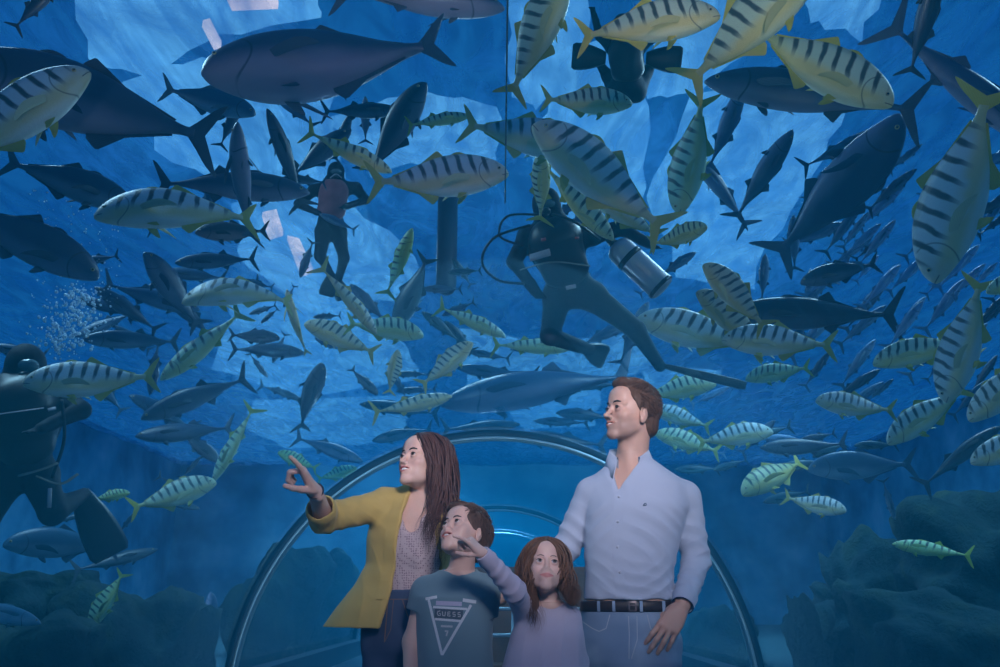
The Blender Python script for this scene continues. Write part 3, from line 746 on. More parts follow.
def fish_meshes(sp, kind, bend):
    key = (sp, kind, bend)
    if key in _cache: return _cache[key]
    s = SPEC[sp]; b = R(bend); str_ = kind == 'striped'; L = []
    fm = M_FY if str_ else M_FD
    def put(nm, me, mat): me.materials.append(mat); L.append((nm, me))
    put('body', loft(s['prof'], b, sp+'_body'), M_STR if str_ else M_DRK)
    put('tail_fin', fin(sub(s['tail']), 'xz', (0, 0, 0), b, sp+'_tail_fin', .016), fm)
    put('dorsal_fin', fin(sub(s['dors'], 2), 'xz', (0, 0, -.006), b, sp+'_dorsal_fin', .010), fm if str_ else M_FD)
    put('dorsal_fin', fin(sub(s['dors1'], 2), 'xz', (0, 0, -.006), b, sp+'_front_dorsal_fin', .010), fm if str_ else M_FD)
    put('anal_fin', fin(sub(s['anal'], 2), 'xz', (0, 0, .006), b, sp+'_anal_fin', .010), fm)
    for sy in (1, -1):
        o = s['pec_o']; M = Matrix.Rotation(sy*R(-32), 4, 'Z') @ Matrix.Rotation(sy*R(-18), 4, 'X')
        put('pectoral_fin', fin(sub(s['pec'], 2), 'xz', (o[0], sy*o[1]*.93, o[2]), b, sp+'_pectoral_fin', .009, M=M), M_FP if str_ else fm)
        o = s['pel_o']; M = Matrix.Rotation(sy*R(-12), 4, 'Z') @ Matrix.Rotation(sy*R(25), 4, 'X')
        put('pelvic_fin', fin(sub(s['pel'], 2), 'xz', (o[0], sy*o[1], o[2]), b, sp+'_pelvic_fin', .008, M=M), fm)
        e = s['eye']; q = MB().ball((e[0], sy*e[1], e[2]), (s['er'], s['er']*.55, s['er']))
        me = mesh(sp+'_eye', bendmap(q.V, b), q.F); put('eye', me, M_IRIS)
        q = MB().ball((e[0]+.001, sy*(e[1]+s['er']*.36), e[2]), (s['er']*.58, s['er']*.35, s['er']*.58))
        me = mesh(sp+'_pupil', bendmap(q.V, b), q.F); put('pupil', me, M_EYE)
    _cache[key] = L; return L
placed = []   # capsules of everything that swims, to keep them clear of one another
def cap_dist(p1, q1, p2, q2):
    u = q1-p1; v = q2-p2; w = p1-p2; best = 9e9
    ts = np.linspace(0, 1, 15); A = p1+ts[:, None]*u; B = p2+ts[:, None]*v
    return float(np.min(np.linalg.norm(A[:, None]-B[None], axis=2)))
RAD = dict(trevally=.145, giant=.14, tuna=.10, slender=.075, whale=.11, grouper=.15)
def fish(sp, kind, hx, hy, tx, ty, extra, label, yaw=0.0, roll=22., bend=0, col=(1, 1, 1), up=0, group=None, name=None):
    """swims from tail (tx,ty) to head (hx,hy) of the photograph, `extra` metres of water behind the acrylic; yaw>0 turns the head to us"""
    cx, cy = (hx+tx)/2, (hy+ty)/2
    rmin = max(exit_dist(min(max(a, -40), 1040), b, TR+.12) for a, b in ((hx, hy), (tx, ty), (cx, cy)))
    pxl = math.hypot(hx-tx, hy-ty)
    for tries in range(60):
        D = rmin+extra
        half = pxl/2/FPX*D*math.sin(R(yaw))/max(.2, math.cos(R(yaw)))
        H = CO+ray(hx, hy)*(D-half); T = CO+ray(tx, ty)*(D+half)
        L = np.linalg.norm(H-T); r = RAD[sp]*L
        ok = math.hypot(*(((H+T)/2)[[0, 2]]-np.array([TX, 0]))) > TR+r*.6 and T[1] < Y1-.3 and H[1] < Y1-.3
        for p in (H, T, H*.75+T*.25, (H+T)/2):
            if math.hypot(p[0]-TX, p[2]) < TR+.08+(r*.9 if p is not T and p is not H else 0.02) and D < 19: ok = False
        for (p, q, rr) in placed:
            if cap_dist(H, T, p, q) < (r+rr)*1.02: ok = False; break
        if ok or D > 20: break
        extra += .12
    placed.append((H, T, r))
    f = Vector(H-T).normalized(); mid = Vector((H+T)/2); v = (mid-Vector(CO)).normalized()
    u0 = v.cross(f)
    if up == 0:
        if u0.z < 0: u0 = -u0
    elif (u0.x*up) < 0: u0 = -u0       # up=+1: back towards the right of the photograph, -1: towards the left
    u0.normalize(); side = u0.cross(f).normalized()     # +y (left flank)
    if side.dot(v) < 0: s = 1
    else: s = -1
    # roll turns the belly towards the camera
    q = Matrix.Rotation(R(roll)*s, 3, f); u = q @ u0; side = u.cross(f).normalized()
    M = Matrix((f, side, u)).transposed().to_4x4(); M.translation = mid
    name = name or {'trevally': 'striped_trevally', 'giant': 'giant_trevally', 'tuna': 'tuna', 'slender': 'mackerel', 'whale': 'whale_like_fish', 'grouper': 'grouper'}[sp]
    root = empty(name, (0, 0, 0), label, 'fish', group); root.matrix_world = M @ Matrix.Scale(L/1.0, 4)
    if bend == 0: bend = (8, -10, 14, -6, 18, -16)[len(placed) % 6]
    for nm, me in fish_meshes(sp, kind, bend):
        if nm == 'pupil':
            o = bpy.data.objects.new(nm, me); C.objects.link(o); o.parent = last_eye
        else:
            o = bpy.data.objects.new(nm, me); C.objects.link(o); o.parent = root
        if nm == 'eye': last_eye = o
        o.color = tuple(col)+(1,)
    return root
# ================================================================ THE FAMILY
from mathutils.bvhtree import BVHTree
PX = at_y
def bvh(o):
    me = o.data; return BVHTree.FromPolygons([v.co[:] for v in me.vertices], [p.vertices[:] for p in me.polygons])
def loftf(b, rows, S, F, k=.02, p=2.3, op=1):
    """upright solid through rows (x, y, z, half width along S, half depth along F)"""
    rows = sorted(rows, key=lambda r: r[2]); A = np.array(rows, float); z = A[:, 2]
    zz = np.linspace(z[0], z[-1], 80); T = np.stack([np.interp(zz, z, A[:, q]) for q in (0, 1, 3, 4)], 1)
    for _ in range(3): T[1:-1] = (T[:-2]+2*T[1:-1]+T[2:])/4
    S = nz(S); F = nz(F)
    def f(g):
        Z = g[..., 2]; q = [np.interp(Z, zz, T[:, i]) for i in range(4)]
        dx = g[..., 0]-q[0]; dy = g[..., 1]-q[1]; u = np.abs(dx*S[0]+dy*S[1])/q[2]; v = np.abs(dx*F[0]+dy*F[1])/q[3]
        r = (u**p+v**p)**(1/p)+1e-9; d = (r-1)*(q[2]*q[3]/np.sqrt((q[2]*v/r)**2+(q[3]*u/r)**2+1e-9))
        return np.maximum(d, np.maximum(z[0]-Z, Z-z[-1]))
    m = max(A[:, 3].max(), A[:, 4].max())
    return b.func(f, [A[:, 0].min()-m, A[:, 1].min()-m, z[0]], [A[:, 0].max()+m, A[:, 1].max()+m, z[-1]], k, op)
def face_dir(yaw): return np.array([-math.sin(R(yaw)), -math.cos(R(yaw)), 0])
def strokes(bv, lines, O, S, F, off, name, mat, parent, step=.004):
    """lines: (points [(s,z)...], width); laid on the surface met when looking along -F"""
    m = MB(); F = nz(F); Sv = nz(S)
    def hit(s_, z_):
        p = Vector(O)+Vector(Sv)*s_+Vector((0, 0, z_)); h = bv.ray_cast(p+Vector(F)*.5, -Vector(F), 1.0)
        return (h[0]+(h[1] if h[1].dot(Vector(F)) > 0 else -h[1])*off) if h[0] is not None else None
    for pts, w in lines:
        Pn = []
        for a, b_ in zip(pts[:-1], pts[1:]):
            n = max(1, int(math.hypot(b_[0]-a[0], b_[1]-a[1])/step)); Pn += [(a[0]+(b_[0]-a[0])*i/n, a[1]+(b_[1]-a[1])*i/n) for i in range(n)]
        Pn.append(pts[-1]); V = []
        for i, p in enumerate(Pn):
            q0 = Pn[max(0, i-1)]; q1 = Pn[min(len(Pn)-1, i+1)]; d = (q1[0]-q0[0], q1[1]-q0[1]); l = math.hypot(*d)+1e-9; nx, nzz = -d[1]/l, d[0]/l
            for k in (-1, 0, 1):
                h = hit(p[0]+nx*w/2*k, p[1]+nzz*w/2*k)
                if h is None: break
                V.append(h)
            if h is None: V = V[:len(V)-len(V) % 3]; break
        k = len(V)//3
        if k > 1: m.add(V, [(3*i+j, 3*i+j+1, 3*i+j+4, 3*i+j+3) for i in range(k-1) for j in (0, 1)])
    return m.build(name, mat, parent)
def collar(c, S, F, r, rf, h, drop, opn, mat, parent, lean=0.0, pt=.045):
    """folded shirt collar: ring of radius r (side) / rf (front), open at the front by the half angle opn"""
    S = nz(S); F = nz(F); V = []; n = 36
    for i in range(n+1):
        a = R(opn)+(2*math.pi-2*R(opn))*i/n; e = min(i, n-i)/n; front = max(0, 1-e/.22)
        d = F*math.cos(a)+S*math.sin(a); rr = 1/math.sqrt((math.cos(a)/rf)**2+(math.sin(a)/r)**2)
        zt = h*(1-.55*front)-lean*math.cos(a); 
        p0 = c+d*(rr+.002)+np.array([0, 0, -.02-lean*math.cos(a)]); p1 = c+d*(rr*1.0)+np.array([0, 0, zt])
        p2 = c+d*(rr*1.05+.006)+np.array([0, 0, zt+.002]); out = .026+.014*front
        p3 = c+d*(rr+out)+np.array([0, 0, zt-drop-pt*front**1.5]); p4 = c+d*(rr+out-.004)+np.array([0, 0, zt-drop-pt*front**1.5-.002]); p5 = c+d*(rr*1.04+.001)+np.array([0, 0, zt-.008])
        V += [p0, p1, p2, p3, p4, p5]
    F_ = [(i*6+k, i*6+k+1, i*6+k+7, i*6+k+6) for i in range(n) for k in range(5)]
    o = obj('collar', mesh('collar', V, F_), mat, parent); return o
def cap_hair(b, H, grow_=.010, hair=None, k=.012, extra=()):
    M, c, s = H
    b.ell(hp(H, (0, -.020, .040)), np.array((.0775+grow_, .098+grow_, .084+grow_))*s, .01, 1, M)
    b.ell(hp(H, (0, -.06, -.03)), np.array((.064+grow_*.6, .055+grow_*.6, .06))*s, .02, 1, M)
    for p, r in extra: b.ell(hp(H, p), np.array(r)*s, .012*s, 1, M)
    ys = np.array([h[0] for h in hair]); zs = np.array([h[1] for h in hair])
    def f(p):
        L = ((p-c)@M)/s; x = np.abs(L[..., 0]); zl = np.interp(L[..., 1]-0.0*x, ys, zs)
        return -(zl-L[..., 2])*s*.6       # outside the allowed region this must be cut
    b.func(f, [-99]*3, [99]*3, .004*s, -1); return b
def tufts(H, n, seed, flow, length, r0, zmin, grow_=.012, lift=.35, top=0.0):
    rr = random.Random(seed); out = []; M, c, s = H
    while len(out) < n:
        u = rr.uniform(-1, 1); a = rr.uniform(0, 6.283); d = np.array([math.sqrt(1-u*u)*math.cos(a), math.sqrt(1-u*u)*math.sin(a), u])
        p = np.array([0, -.020, .040])+d*np.array([.0775+grow_, .098+grow_, .084+grow_])*.97
        if p[2] < zmin(p[1], abs(p[0]))+(.030 if p[1] > .02 else .006): continue
        t = np.array(flow(p), float)+np.array([rr.gauss(0, .25) for _ in range(3)]); t = t-d*(t@d); t = t/np.linalg.norm(t); L_ = length(p)*rr.uniform(.7, 1.25)
        pts = [p-d*.004, p+t*L_*.3+d*L_*lift*.30, p+t*L_*.65+d*L_*lift*.35, p+t*L_-d*L_*.02]
        out.append(spline([hp(H, q) for q in pts], 7))
    return lock_mesh(out, r0*s, 5)
def falls(guides, n, seed, jit, wave=.004, turns=3, npt=26):
    rr = random.Random(seed); G = [np.array(spline([PX(*q) if isinstance(q, tuple) else q for q in g], npt)) for g in guides]; out = []
    for _ in range(n):
        u = rr.uniform(0, len(G)-1); i = min(int(u), len(G)-2); t = u-i; P = G[i]*(1-t)+G[i+1]*t; ph = rr.uniform(0, 6.28); e = rr.uniform(.82, 1.0); P = P[:max(6, int(npt*e))]
        j = np.array([rr.gauss(0, jit), rr.gauss(0, jit), rr.gauss(0, jit*.5)]); w = np.linspace(0, 1, len(P))[:, None]
        a = ph+w*turns*6.28; off = np.concatenate([np.sin(a), np.cos(a), 0*a], 1)*wave*np.clip(w*2-.3, 0, 1)
        out.append(list(P+j*np.clip(w*2.2+.25, 0, 1)+off))
    return out
def jeans(nm, mat, O, S, F, zt, hips, depth, legs, parent, seed, amp=.003, xoff=0):
    """waist band at zt, legs: [(hip, knee, ankle, r_hip, r_knee, r_ankle)]"""
    b = Blob()
    loftf(b, [(O[0], O[1], zt-.30, hips*.80, depth*.85), (O[0], O[1], zt-.20, hips*1.02, depth*1.03), (O[0], O[1], zt-.12, hips*1.04, depth*1.0), (O[0], O[1], zt, hips*.93, depth*.90)], S, F, .03)
    for h, k, a, r0, r1, r2 in legs:
        b.cap(h, k, r0, r1, .022); b.cap(k, a, r1, r2, .02)
    w = waves(seed, 9, 30, 75, (1, 1, 2.2)); zz = zt
    me = grow(nm, b, .0055, lambda p: w(p)*amp*(1+1.5*np.exp(-((p[:, 2]-zz+.22)/.08)**2)))
    return obj(nm, me, mat, parent)
def shoe(parent, a, F, s, mat, nm='shoe'):
    b = Blob(); a = np.array([a[0], a[1], 0.0]); F = nz(F)
    b.ell(a+F*.06*s+np.array([0, 0, .035*s]), np.array([.045, .14, .045])*s, .02, 1, np.stack([np.cross(F, [0, 0, 1]), F, [0, 0, 1.]], 1)); b.cap(a+[0, 0, .05*s], a+[0, 0, .11*s], .047*s, .045*s, .02)
    b.plane(a+[0, 0, .004], (0, 0, -1)); return obj(nm, grow(nm, b, .009), mat, parent)
SKIN_M = m_skin('skin_tan', (.60, .36, .27)); SKIN_W = m_skin('skin_warm', (.70, .45, .36)); SKIN_B = m_skin('skin_boy', (.62, .40, .33)); SKIN_G = m_skin('skin_girl', (.66, .44, .37))
H_M = m_hair('hair_man', (.020, .010, .007), (.17, .09, .055)); H_W = m_hair('hair_woman', (.016, .008, .009), (.15, .07, .055)); H_B = m_hair('hair_boy', (.028, .016, .012), (.15, .085, .06)); H_G = m_hair('hair_girl', (.035, .016, .011), (.26, .13, .07))
BUCK = simple('buckle_dark', (.16, .13, .13), .35, .5, .8)
M_BTN = simple('shirt_button', (.5, .52, .6), .3, .5)
LEATH = simple('dark_leather', (.028, .018, .020), .45, .4, 0, 20, .3, .3, 200)
METAL = simple('buckle_metal', (.45, .42, .4), .3, .5, 1.)
def add_up(p, z): return np.array([p[0], p[1], z])

def settle(root, base):
    root.location = base
    for o in root.children: o.matrix_parent_inverse = Matrix.Translation(-Vector(base))
def man():
    F = face_dir(12); S = np.cross(F, [0, 0, 1]); S = -S if S[0] < 0 else S     # S points to the right of the photograph
    base = (PX(628, 600, 3.16)[0], 3.16, 0); root = empty('person', (0, 0, 0), 'person, tall adult with short brown hair in a pale blue shirt, looking up left', 'person')
    bk = lambda o: o
    H = head_matrix(PX(631, 414, 3.12), 62, 9, -2, .96)
    nb = PX(631, 464, 3.17); sR = PX(592, 494, 3.19); sL = PX(684, 497, 3.17); eR = PX(566, 549, 3.22); eL = PX(696, 560, 3.19); wR = PX(512, 592, 3.09); wL = PX(683, 604, 3.05)
    cx = lambda px, py, Y=3.16: PX(px, py, Y)
    # ---- body
    b = Blob(); head(b, H, mouth='smile'); neck(b, H, nb, .056)
    b.cap(hp(H, (.034, .0, -.06)), PX(632, 478, 3.10), .022, .016, .02)
    rows = lambda g: [(*cx(628, 604)[:2], 1.0, .148+g, .105+g), (*cx(629, 570)[:2], 1.14, .145+g, .106+g), (*cx(632, 535)[:2], 1.28, .164+g, .114+g), (*cx(636, 510)[:2], 1.37, .176+g, .116+g), (*cx(637, 488)[:2], 1.46, .155+g, .095+g), (*cx(634, 474)[:2], 1.52, .092+g, .070+g), (*cx(632, 468)[:2], 1.55, .060+g, .055+g)]
    loftf(b, rows(-.006), S, F, .02)
    b.cap(nb-[0, 0, .05], sR, .05, .055, .04); b.cap(nb-[0, 0, .05], sL, .05, .055, .04)
    for s_, e_, w_ in ((sR, eR, wR), (sL, eL, wL)):
        b.cap(s_, e_, .050, .040, .02); b.cap(e_, w_, .040, .026, .02)
    hips = [cx(608, 640, 3.18), cx(650, 640, 3.16)]; hips = [add_up(h, .94) for h in hips]; kn = [add_up(h+[-.01, -.02, 0], .50) for h in hips]; an = [add_up(h+[-.02, .02, 0], .10) for h in hips]
    loftf(b, [(*cx(628, 604)[:2], .82, .15, .10), (*cx(628, 604)[:2], 1.05, .150, .10)], S, F, .02)
    for h, k, a in zip(hips, kn, an): b.cap(h, k, .08, .055, .03); b.cap(k, a, .055, .04, .02)
    XL = PX(653, 652, 2.98)-wL; hand(b, wL+nz(XL)*.018, XL, (-.15, -1, .1), 1.0, -1, curl=[(18, 22, 12), (14, 22, 14), (16, 24, 14), (20, 26, 16)], spread=(6, 2, -3, -8), thumb=(30, -30, 12, 8))
    XR = (-1, -.25, -.12); hand(b, wR, XR, (.1, -1, .1), .92, 1, curl=[(10, 22, 20)]*4, spread=(6, 2, -2, -6), thumb=(25, -75, 10, 10))
    hb = (H[1]-[.13, .14, .15], H[1]+[.13, .14, .17], .0020); W_ = np.array(wL); W2 = np.array(wR)
    me = grow('body', b, .006, None, [hb, (W_-[.13, .13, .24], W_+[.06, .06, .02], .0025), (W2-[.22, .12, .09], W2+[.04, .07, .09], .0027)])
    face_tint(me, H, (.80, .50, .46), .08, .28, 'smile'); body = bk(obj('body', me, SKIN_M, root))
    eyes(root, H, (-.22, 1, .05), (.10, .05, .03), (.02, .012, .01), .0038); teeth(root, H, -.0638, .0034, .017)
    # ---- shirt
    SH = m_cloth('shirt_cotton', (.41, .47, .59), (.46, .52, .64), 1200, .8)
    b = Blob(); loftf(b, [(x, y, z, w+.002, d+.002) for x, y, z, w, d in rows(.011)], S, F, .02)
    tz = PX(628, 601, 3.16)[2]
    b.cap(nb-[0, 0, .045], sR+[.005, 0, .0], .058, .060, .04); b.cap(nb-[0, 0, .045], sL+[-.005, 0, 0], .058, .060, .04)
    for s_, e_, w_ in ((sR, eR, wR), (sL, eL, wL)):
        b.cap(s_, e_, .061, .051, .014); b.cap(e_, e_+(w_-e_)*.84, .051, .040, .012)
    bw = waves(3, 8, 14, 40); arm = lambda e_, w_: nz(w_-e_)
    disp = folds([(eL, .085, arm(sL, eL), .050, .0060), (eL+(wL-eL)*.55, .07, arm(eL, wL), .040, .0045), (wL+(eL-wL)*.15, .05, arm(eL, wL), .026, .003), (eR, .085, arm(sR, eR), .045, .0060), (sR+(eR-sR)*.5, .07, (.6, 0, .8), .05, .004),
                  (PX(648, 535, 3.05), .085, (.60, 0, .80), .060, .0050), (PX(678, 522, 3.05), .06, (.75, 0, .66), .040, .0045), (PX(628, 592, 3.05), .10, (.35, 0, .94), .042, .0034), (PX(660, 585, 3.05), .07, (-.5, 0, .86), .040, .0035),
                  (PX(598, 520, 3.05), .07, (-.7, 0, .7), .045, .0040), (PX(600, 575, 3.05), .07, (.5, 0, .86), .045, .0032), (PX(610, 480, 3.05), .06, (.9, 0, .4), .05, .0025), (PX(697, 530, 3.15), .08, (.5, 0, .86), .05, .0035)], lambda p: bw(p)*.0016)
    # open collar V and hollow neck
    vc = PX(634, 470, 3.05)
    b.cap(nb+[0, 0, .12], nb-[0, 0, .015], .064, .058, .006, -1)
    Ov = cx(622, 604); zv0 = PX(618, 489, 3.05)[2]; zv1 = PX(620, 455, 3.05)[2]; sv0 = float((PX(618, 489, 3.05)-Ov)@S); sv1 = float((PX(625, 455, 3.05)-Ov)@S)
    def vee(p):
        q = p-Ov; t_ = (p[..., 2]-zv0)/(zv1-zv0); w_ = np.clip(t_, -.2, 1.4)*.062; return np.maximum(np.abs(q@S-(sv0+(sv1-sv0)*t_))-w_, .0-q@F)
    b.func(vee, [-9, -9, zv0-.02], [9]*3, .004, -1)
    b.plane(np.array([0, 0, 1.050]), (0, 0, -1), .004)
    shirt = bk(obj('shirt', grow('shirt', b, .0045, disp), SH, root)); bv = bvh(shirt)
    collar(nb+np.array([-.008, -.014, .006]), S, F, .063, .066, .046, .046, 33, SH, shirt, .016, .034)
    O = cx(622, 604); f0 = lambda px, py: (float((PX(px, py, 3.05)-O)@S), float(PX(px, py, 3.05)[2]-O[2]))
    strokes(bv, [([f0(619, 492), f0(618, 520), f0(618, 550), f0(620, 580), f0(621, 600)], .034)], O, S, F, .0022, 'placket', SH, shirt)
    bt = MB()
    for px, py in ((619, 497), (618, 522), (618, 547), (620, 572)):
        h = bv.ray_cast(Vector(PX(px, py, 3.05))+Vector(F)*.3, -Vector(F)); 
        if h[0]: MB().ball(h[0]+h[1]*.003, (.005, .005, .005), 10, 6).build('button', M_BTN, shirt)
    strokes(bv, [([f0(643.5, 506.5), f0(645, 504)], .003), ([f0(645, 504), f0(647, 505)], .003), ([f0(644, 506.3), f0(646.8, 506)], .003)], O, S, F, .0015, 'chest_logo', simple('logo_thread', (.015, .02, .05), .7, .2), shirt)
    # seams of the cuff
    lin = simple('cuff_lining', (.02, .03, .08), .8, .2)
    for e_, w_ in ((eL, wL), (eR, wR)): cuff(e_+(w_-e_)*.80, w_+(w_-e_)*.03, .0435, .0375, SH, shirt, lin)
    # ---- jeans and belt
    DN = m_denim('pale_denim', (.20, .29, .42), (.11, .17, .28), (.36, .47, .60))
    Oj = cx(628, 604); jn = jeans('jeans', DN, Oj, S, F, 1.045, .172, .122, [(hips[0]-[0, 0, .06], kn[0], an[0], .094, .068, .058), (hips[1]-[0, 0, .06], kn[1], an[1], .094, .068, .058)], root, 5, .0032); bk(jn)
    bvj = bvh(jn); 
    belt = bk(band(Oj, S, F, [(1.011, .167, .117), (1.015, .170, .1205), (1.043, .170, .1205), (1.047, .167, .117), (1.047, .158, .109), (1.011, .158, .109)], LEATH, root, 'belt')); bvb = bvh(belt)
    Ob = Oj.copy(); Ob[2] = 1.032
    lp = [([(x, .012), (x, -.018)], .010) for x in (-.092, -.040, .052, .125)]
    for l_ in lp: strokes(bvb, [l_], Ob, S, F, .004, 'belt_loop', DN, jn)
    strokes(bvb, [([(.012, .011), (.012, -.017)], .005), ([(.034, .011), (.034, -.017)], .005), ([(.012, .010), (.034, .010)], .004), ([(.012, -.016), (.034, -.016)], .004), ([(.010, 0), (.034, 0)], .003)], Ob, S, F, .004, 'belt_buckle', BUCK, belt)
    strokes(bvj, [([(.008, -.035), (.008, -.10), (.004, -.17)], .003), ([(.036, -.035), (.034, -.11), (.012, -.17)], .003), ([(-.155, -.055), (-.12, -.075), (-.095, -.085), (-.07, -.075), (-.055, -.03)], .003), ([(.15, -.055), (.12, -.075), (.10, -.085), (.08, -.075), (.07, -.03)], .003)], Ob, S, F, .001, 'seam_stitching', simple('stitch_pale', (.42, .48, .55), .8, .2), jn)
    for a in an: bk(shoe(root, a, F, 1.0, LEATH))
    # ---- hair
    hl = [(-.12, -.085), (-.05, -.075), (-.02, -.045), (-.004, .0), (.012, -.014), (.020, .004), (.033, .030), (.048, .046), (.064, .050), (.078, .050), (.12, .058)]
    b = Blob(); cap_hair(b, H, .0075, hl, extra=[((.0, .056, .108), (.050, .034, .026)), ((0, -.0, .122), (.056, .062, .022))])
    fn = waves(5, 12, 120, 260, (1, .5, .4)); me = grow('hair', b, .0024, lambda p: fn(p)*.0022); hco(me); hr = bk(obj('hair', me, H_M, root))
    zm = lambda y, x: np.interp(y, [h[0] for h in hl], [h[1] for h in hl])+.01
    tm = tufts(H, 1700, 3, lambda p: (.1, -.9 if p[2] < .09 else -.7, -.7 if p[2] < .07 else .5), lambda p: .016 if p[2] < .07 else .034, .0012, zm, .012, .55)
    o = tm.build('hair_strands', H_M, hr); hco(o.data)
    settle(root, base); return root
def woman():
    F = face_dir(24); S = np.cross(F, [0, 0, 1]); S = -S if S[0] < 0 else S
    base = (PX(402, 600, 3.1)[0], 3.1, 0); root = empty('person', (0, 0, 0), 'person, adult with long dark hair in a mustard blazer, smiling and pointing up', 'person')
    bk = lambda o: o
    H = head_matrix(PX(423, 464, 3.06), 42, 17, 4, .89)
    nb = PX(424, 505, 3.12); sR = PX(386, 505, 3.10); sL = PX(444, 508, 3.15); eR = PX(324, 518, 2.96); wR = PX(315, 491, 2.76); eL = PX(452, 565, 3.26); wL = PX(446, 600, 3.20)
    b = Blob(); head(b, H, 1, 'open'); neck(b, H, nb, .045)
    rows = lambda g: [(*PX(405, 600, 3.12)[:2], 1.00, .140+g, .095+g), (*PX(405, 600, 3.12)[:2], 1.08, .118+g, .085+g), (*PX(407, 570, 3.12)[:2], 1.16, .118+g, .088+g), (*PX(412, 540, 3.12)[:2], 1.27, .137+g, .108+g), (*PX(416, 525, 3.12)[:2], 1.33, .142+g, .104+g), (*PX(419, 510, 3.12)[:2], 1.40, .115+g, .072+g), (*PX(422, 500, 3.12)[:2], 1.435, .06+g, .05+g)]
    loftf(b, rows(-.004), S, F, .02); b.cap(nb-[0, 0, .04], sR, .035, .042, .04); b.cap(nb-[0, 0, .04], sL, .035, .042, .04)
    bust = [PX(407, 546, 3.055), PX(424, 547, 3.05)]
    for q in bust: b.ell(q, (.045, .030, .05), .04)
    for s_, e_, w_ in ((sR, eR, wR), (sL, eL, wL)): b.cap(s_, e_, .042, .034, .02); b.cap(e_, w_, .035, .022, .02)
    hips = [add_up(PX(388, 640, 3.13), .92), add_up(PX(423, 640, 3.12), .92)]; kn = [add_up(h+[0, -.02, 0], .48) for h in hips]; an = [add_up(h+[0, .02, 0], .09) for h in hips]
    for h, k, a in zip(hips, kn, an): b.cap(h, k, .075, .05, .03); b.cap(k, a, .05, .035, .02)
    X = PX(298, 458, 2.66)-PX(314, 485, 2.74)
    cu = [(4, 6, 4), (62, 80, 45), (66, 84, 45), (66, 84, 45)]
    hand(b, wR+nz(wR-eR)*.01, X, (.8, .1, .5), .92, 1, curl=cu, spread=(3, 0, -3, -6), thumb=(22, -40, 10, 25))
    W_ = np.array(wR)
    me = grow('body', b, .006, None, [(H[1]-[.12, .13, .14], H[1]+[.12, .13, .15], .0019), (W_-[.17, .19, .05], W_+[.08, .08, .22], .0021)])
    face_tint(me, H, (.80, .38, .42), .14, 0, 'open'); body = bk(obj('body', me, SKIN_W, root))
    eyes(root, H, (-.15, 1, .05), (.12, .07, .04), (.03, .018, .015), .0034); teeth(root, H, -.0625, .0048, .0185)
    nail_mesh(wR+nz(wR-eR)*.01, X, (.8, .1, .5), .92, 1, cu, (3, 0, -3, -6), [0]).build('fingernail', simple('nail_pale', (.75, .6, .58), .3, .5), body)
    # bracelet
    d = nz(eR-wR); q = wR+d*.0; u = nz(np.cross(d, [0, 1, 0])); v = np.cross(d, u)
    MB().tube([q+(u*math.cos(a)+v*math.sin(a))*.0265 for a in np.linspace(0, 2*math.pi, 25)], .0028, 6, False).build('bracelet', LEATH, body)
    # ---- patterned top
    t = NT('patterned_top'); co = t.n('ShaderNodeTexCoord').outputs['Object']
    v1 = t.n('ShaderNodeTexVoronoi', None, Vector=co, Scale=125, Randomness=.3).outputs[0]
    c = t.mix(t.sstep(v1, .28, .40), (.26, .17, .19), (.50, .40, .41)); TOP = t.pbr(c, .8, .3, 0, t.bump(t.noise(co, 400, 2), .2, .001))
    b = Blob(); loftf(b, rows(.010), S, F, .02)
    for q in bust: b.ell(q+F*.004, (.052, .034, .058), .05)
    b.plane(PX(405, 594, 3.0), (0, .0, -1), .004)
    b.ell(PX(410, 505, 2.98), (.062, .13, .055), .01, -1); b.ell(PX(411, 520, 2.98), (.030, .10, .040), .012, -1)
    b.plane(PX(419, 512, 3.0), (.0, .25, 1), .01)
    fw = waves(21, 10, 40, 90, (1, 1, .25)); top = bk(obj('patterned_top', grow('patterned_top', b, .0045, lambda p: fw(p)*.003*np.clip((1.32-p[:, 2])/.2, 0, 1)), TOP, root))
    # ---- jeans
    DN = m_denim('dark_denim', (.055, .08, .15), (.03, .045, .09), (.09, .13, .22))
    O = PX(404, 600, 3.12); jn = bk(jeans('jeans', DN, O, S, F, 1.085, .146, .108, [(hips[0]-[0, 0, .05], kn[0], an[0], .086, .058, .048), (hips[1]-[0, 0, .05], kn[1], an[1], .086, .058, .048)], root, 15, .002)); bj = bvh(jn)
    Ob = O.copy(); Ob[2] = 1.085; off = -.004
    strokes(bj, [([(off, -.035), (off, -.17)], .004), ([(off+.022, -.035), (off+.02, -.13), (off, -.17)], .002), ([(-.13, -.033), (.13, -.033)], .002), ([(-.13, -.06), (-.10, -.085), (-.07, -.09), (-.05, -.035)], .002), ([(.13, -.06), (.10, -.085), (.075, -.09), (.05, -.035)], .002)], Ob, S, F, .001, 'seam_stitching', simple('stitch_tan', (.25, .16, .10), .8, .2), jn)
    MB().ball(Vector(bj.ray_cast(Vector(Ob)+Vector((0, 0, -.018))+Vector(S)*off+Vector(F)*.5, -Vector(F))[0]), (.008, .008, .008), 12, 8).build('jeans_button', METAL, jn)
    for a in an: bk(shoe(root, a, F, .88, LEATH))
    # ---- mustard blazer
    BZ = m_cloth('mustard_cloth', (.52, .37, .11), (.60, .44, .14), 700, .8, 4)
    def bl_rows(g):
        r = [(378, 624, .98-.02, .205, .135), (386, 612, 1.02, .188, .130), (398, 590, 1.10, .160, .118), (407, 570, 1.17, .150, .118), (412, 545, 1.26, .162, .142), (416, 528, 1.33, .164, .138), (419, 512, 1.40, .135, .095), (422, 500, 1.45, .070, .062)]
        return [(*PX(px, py, 3.13)[:2], z, w+g, d+g) for px, py, z, w, d in r]
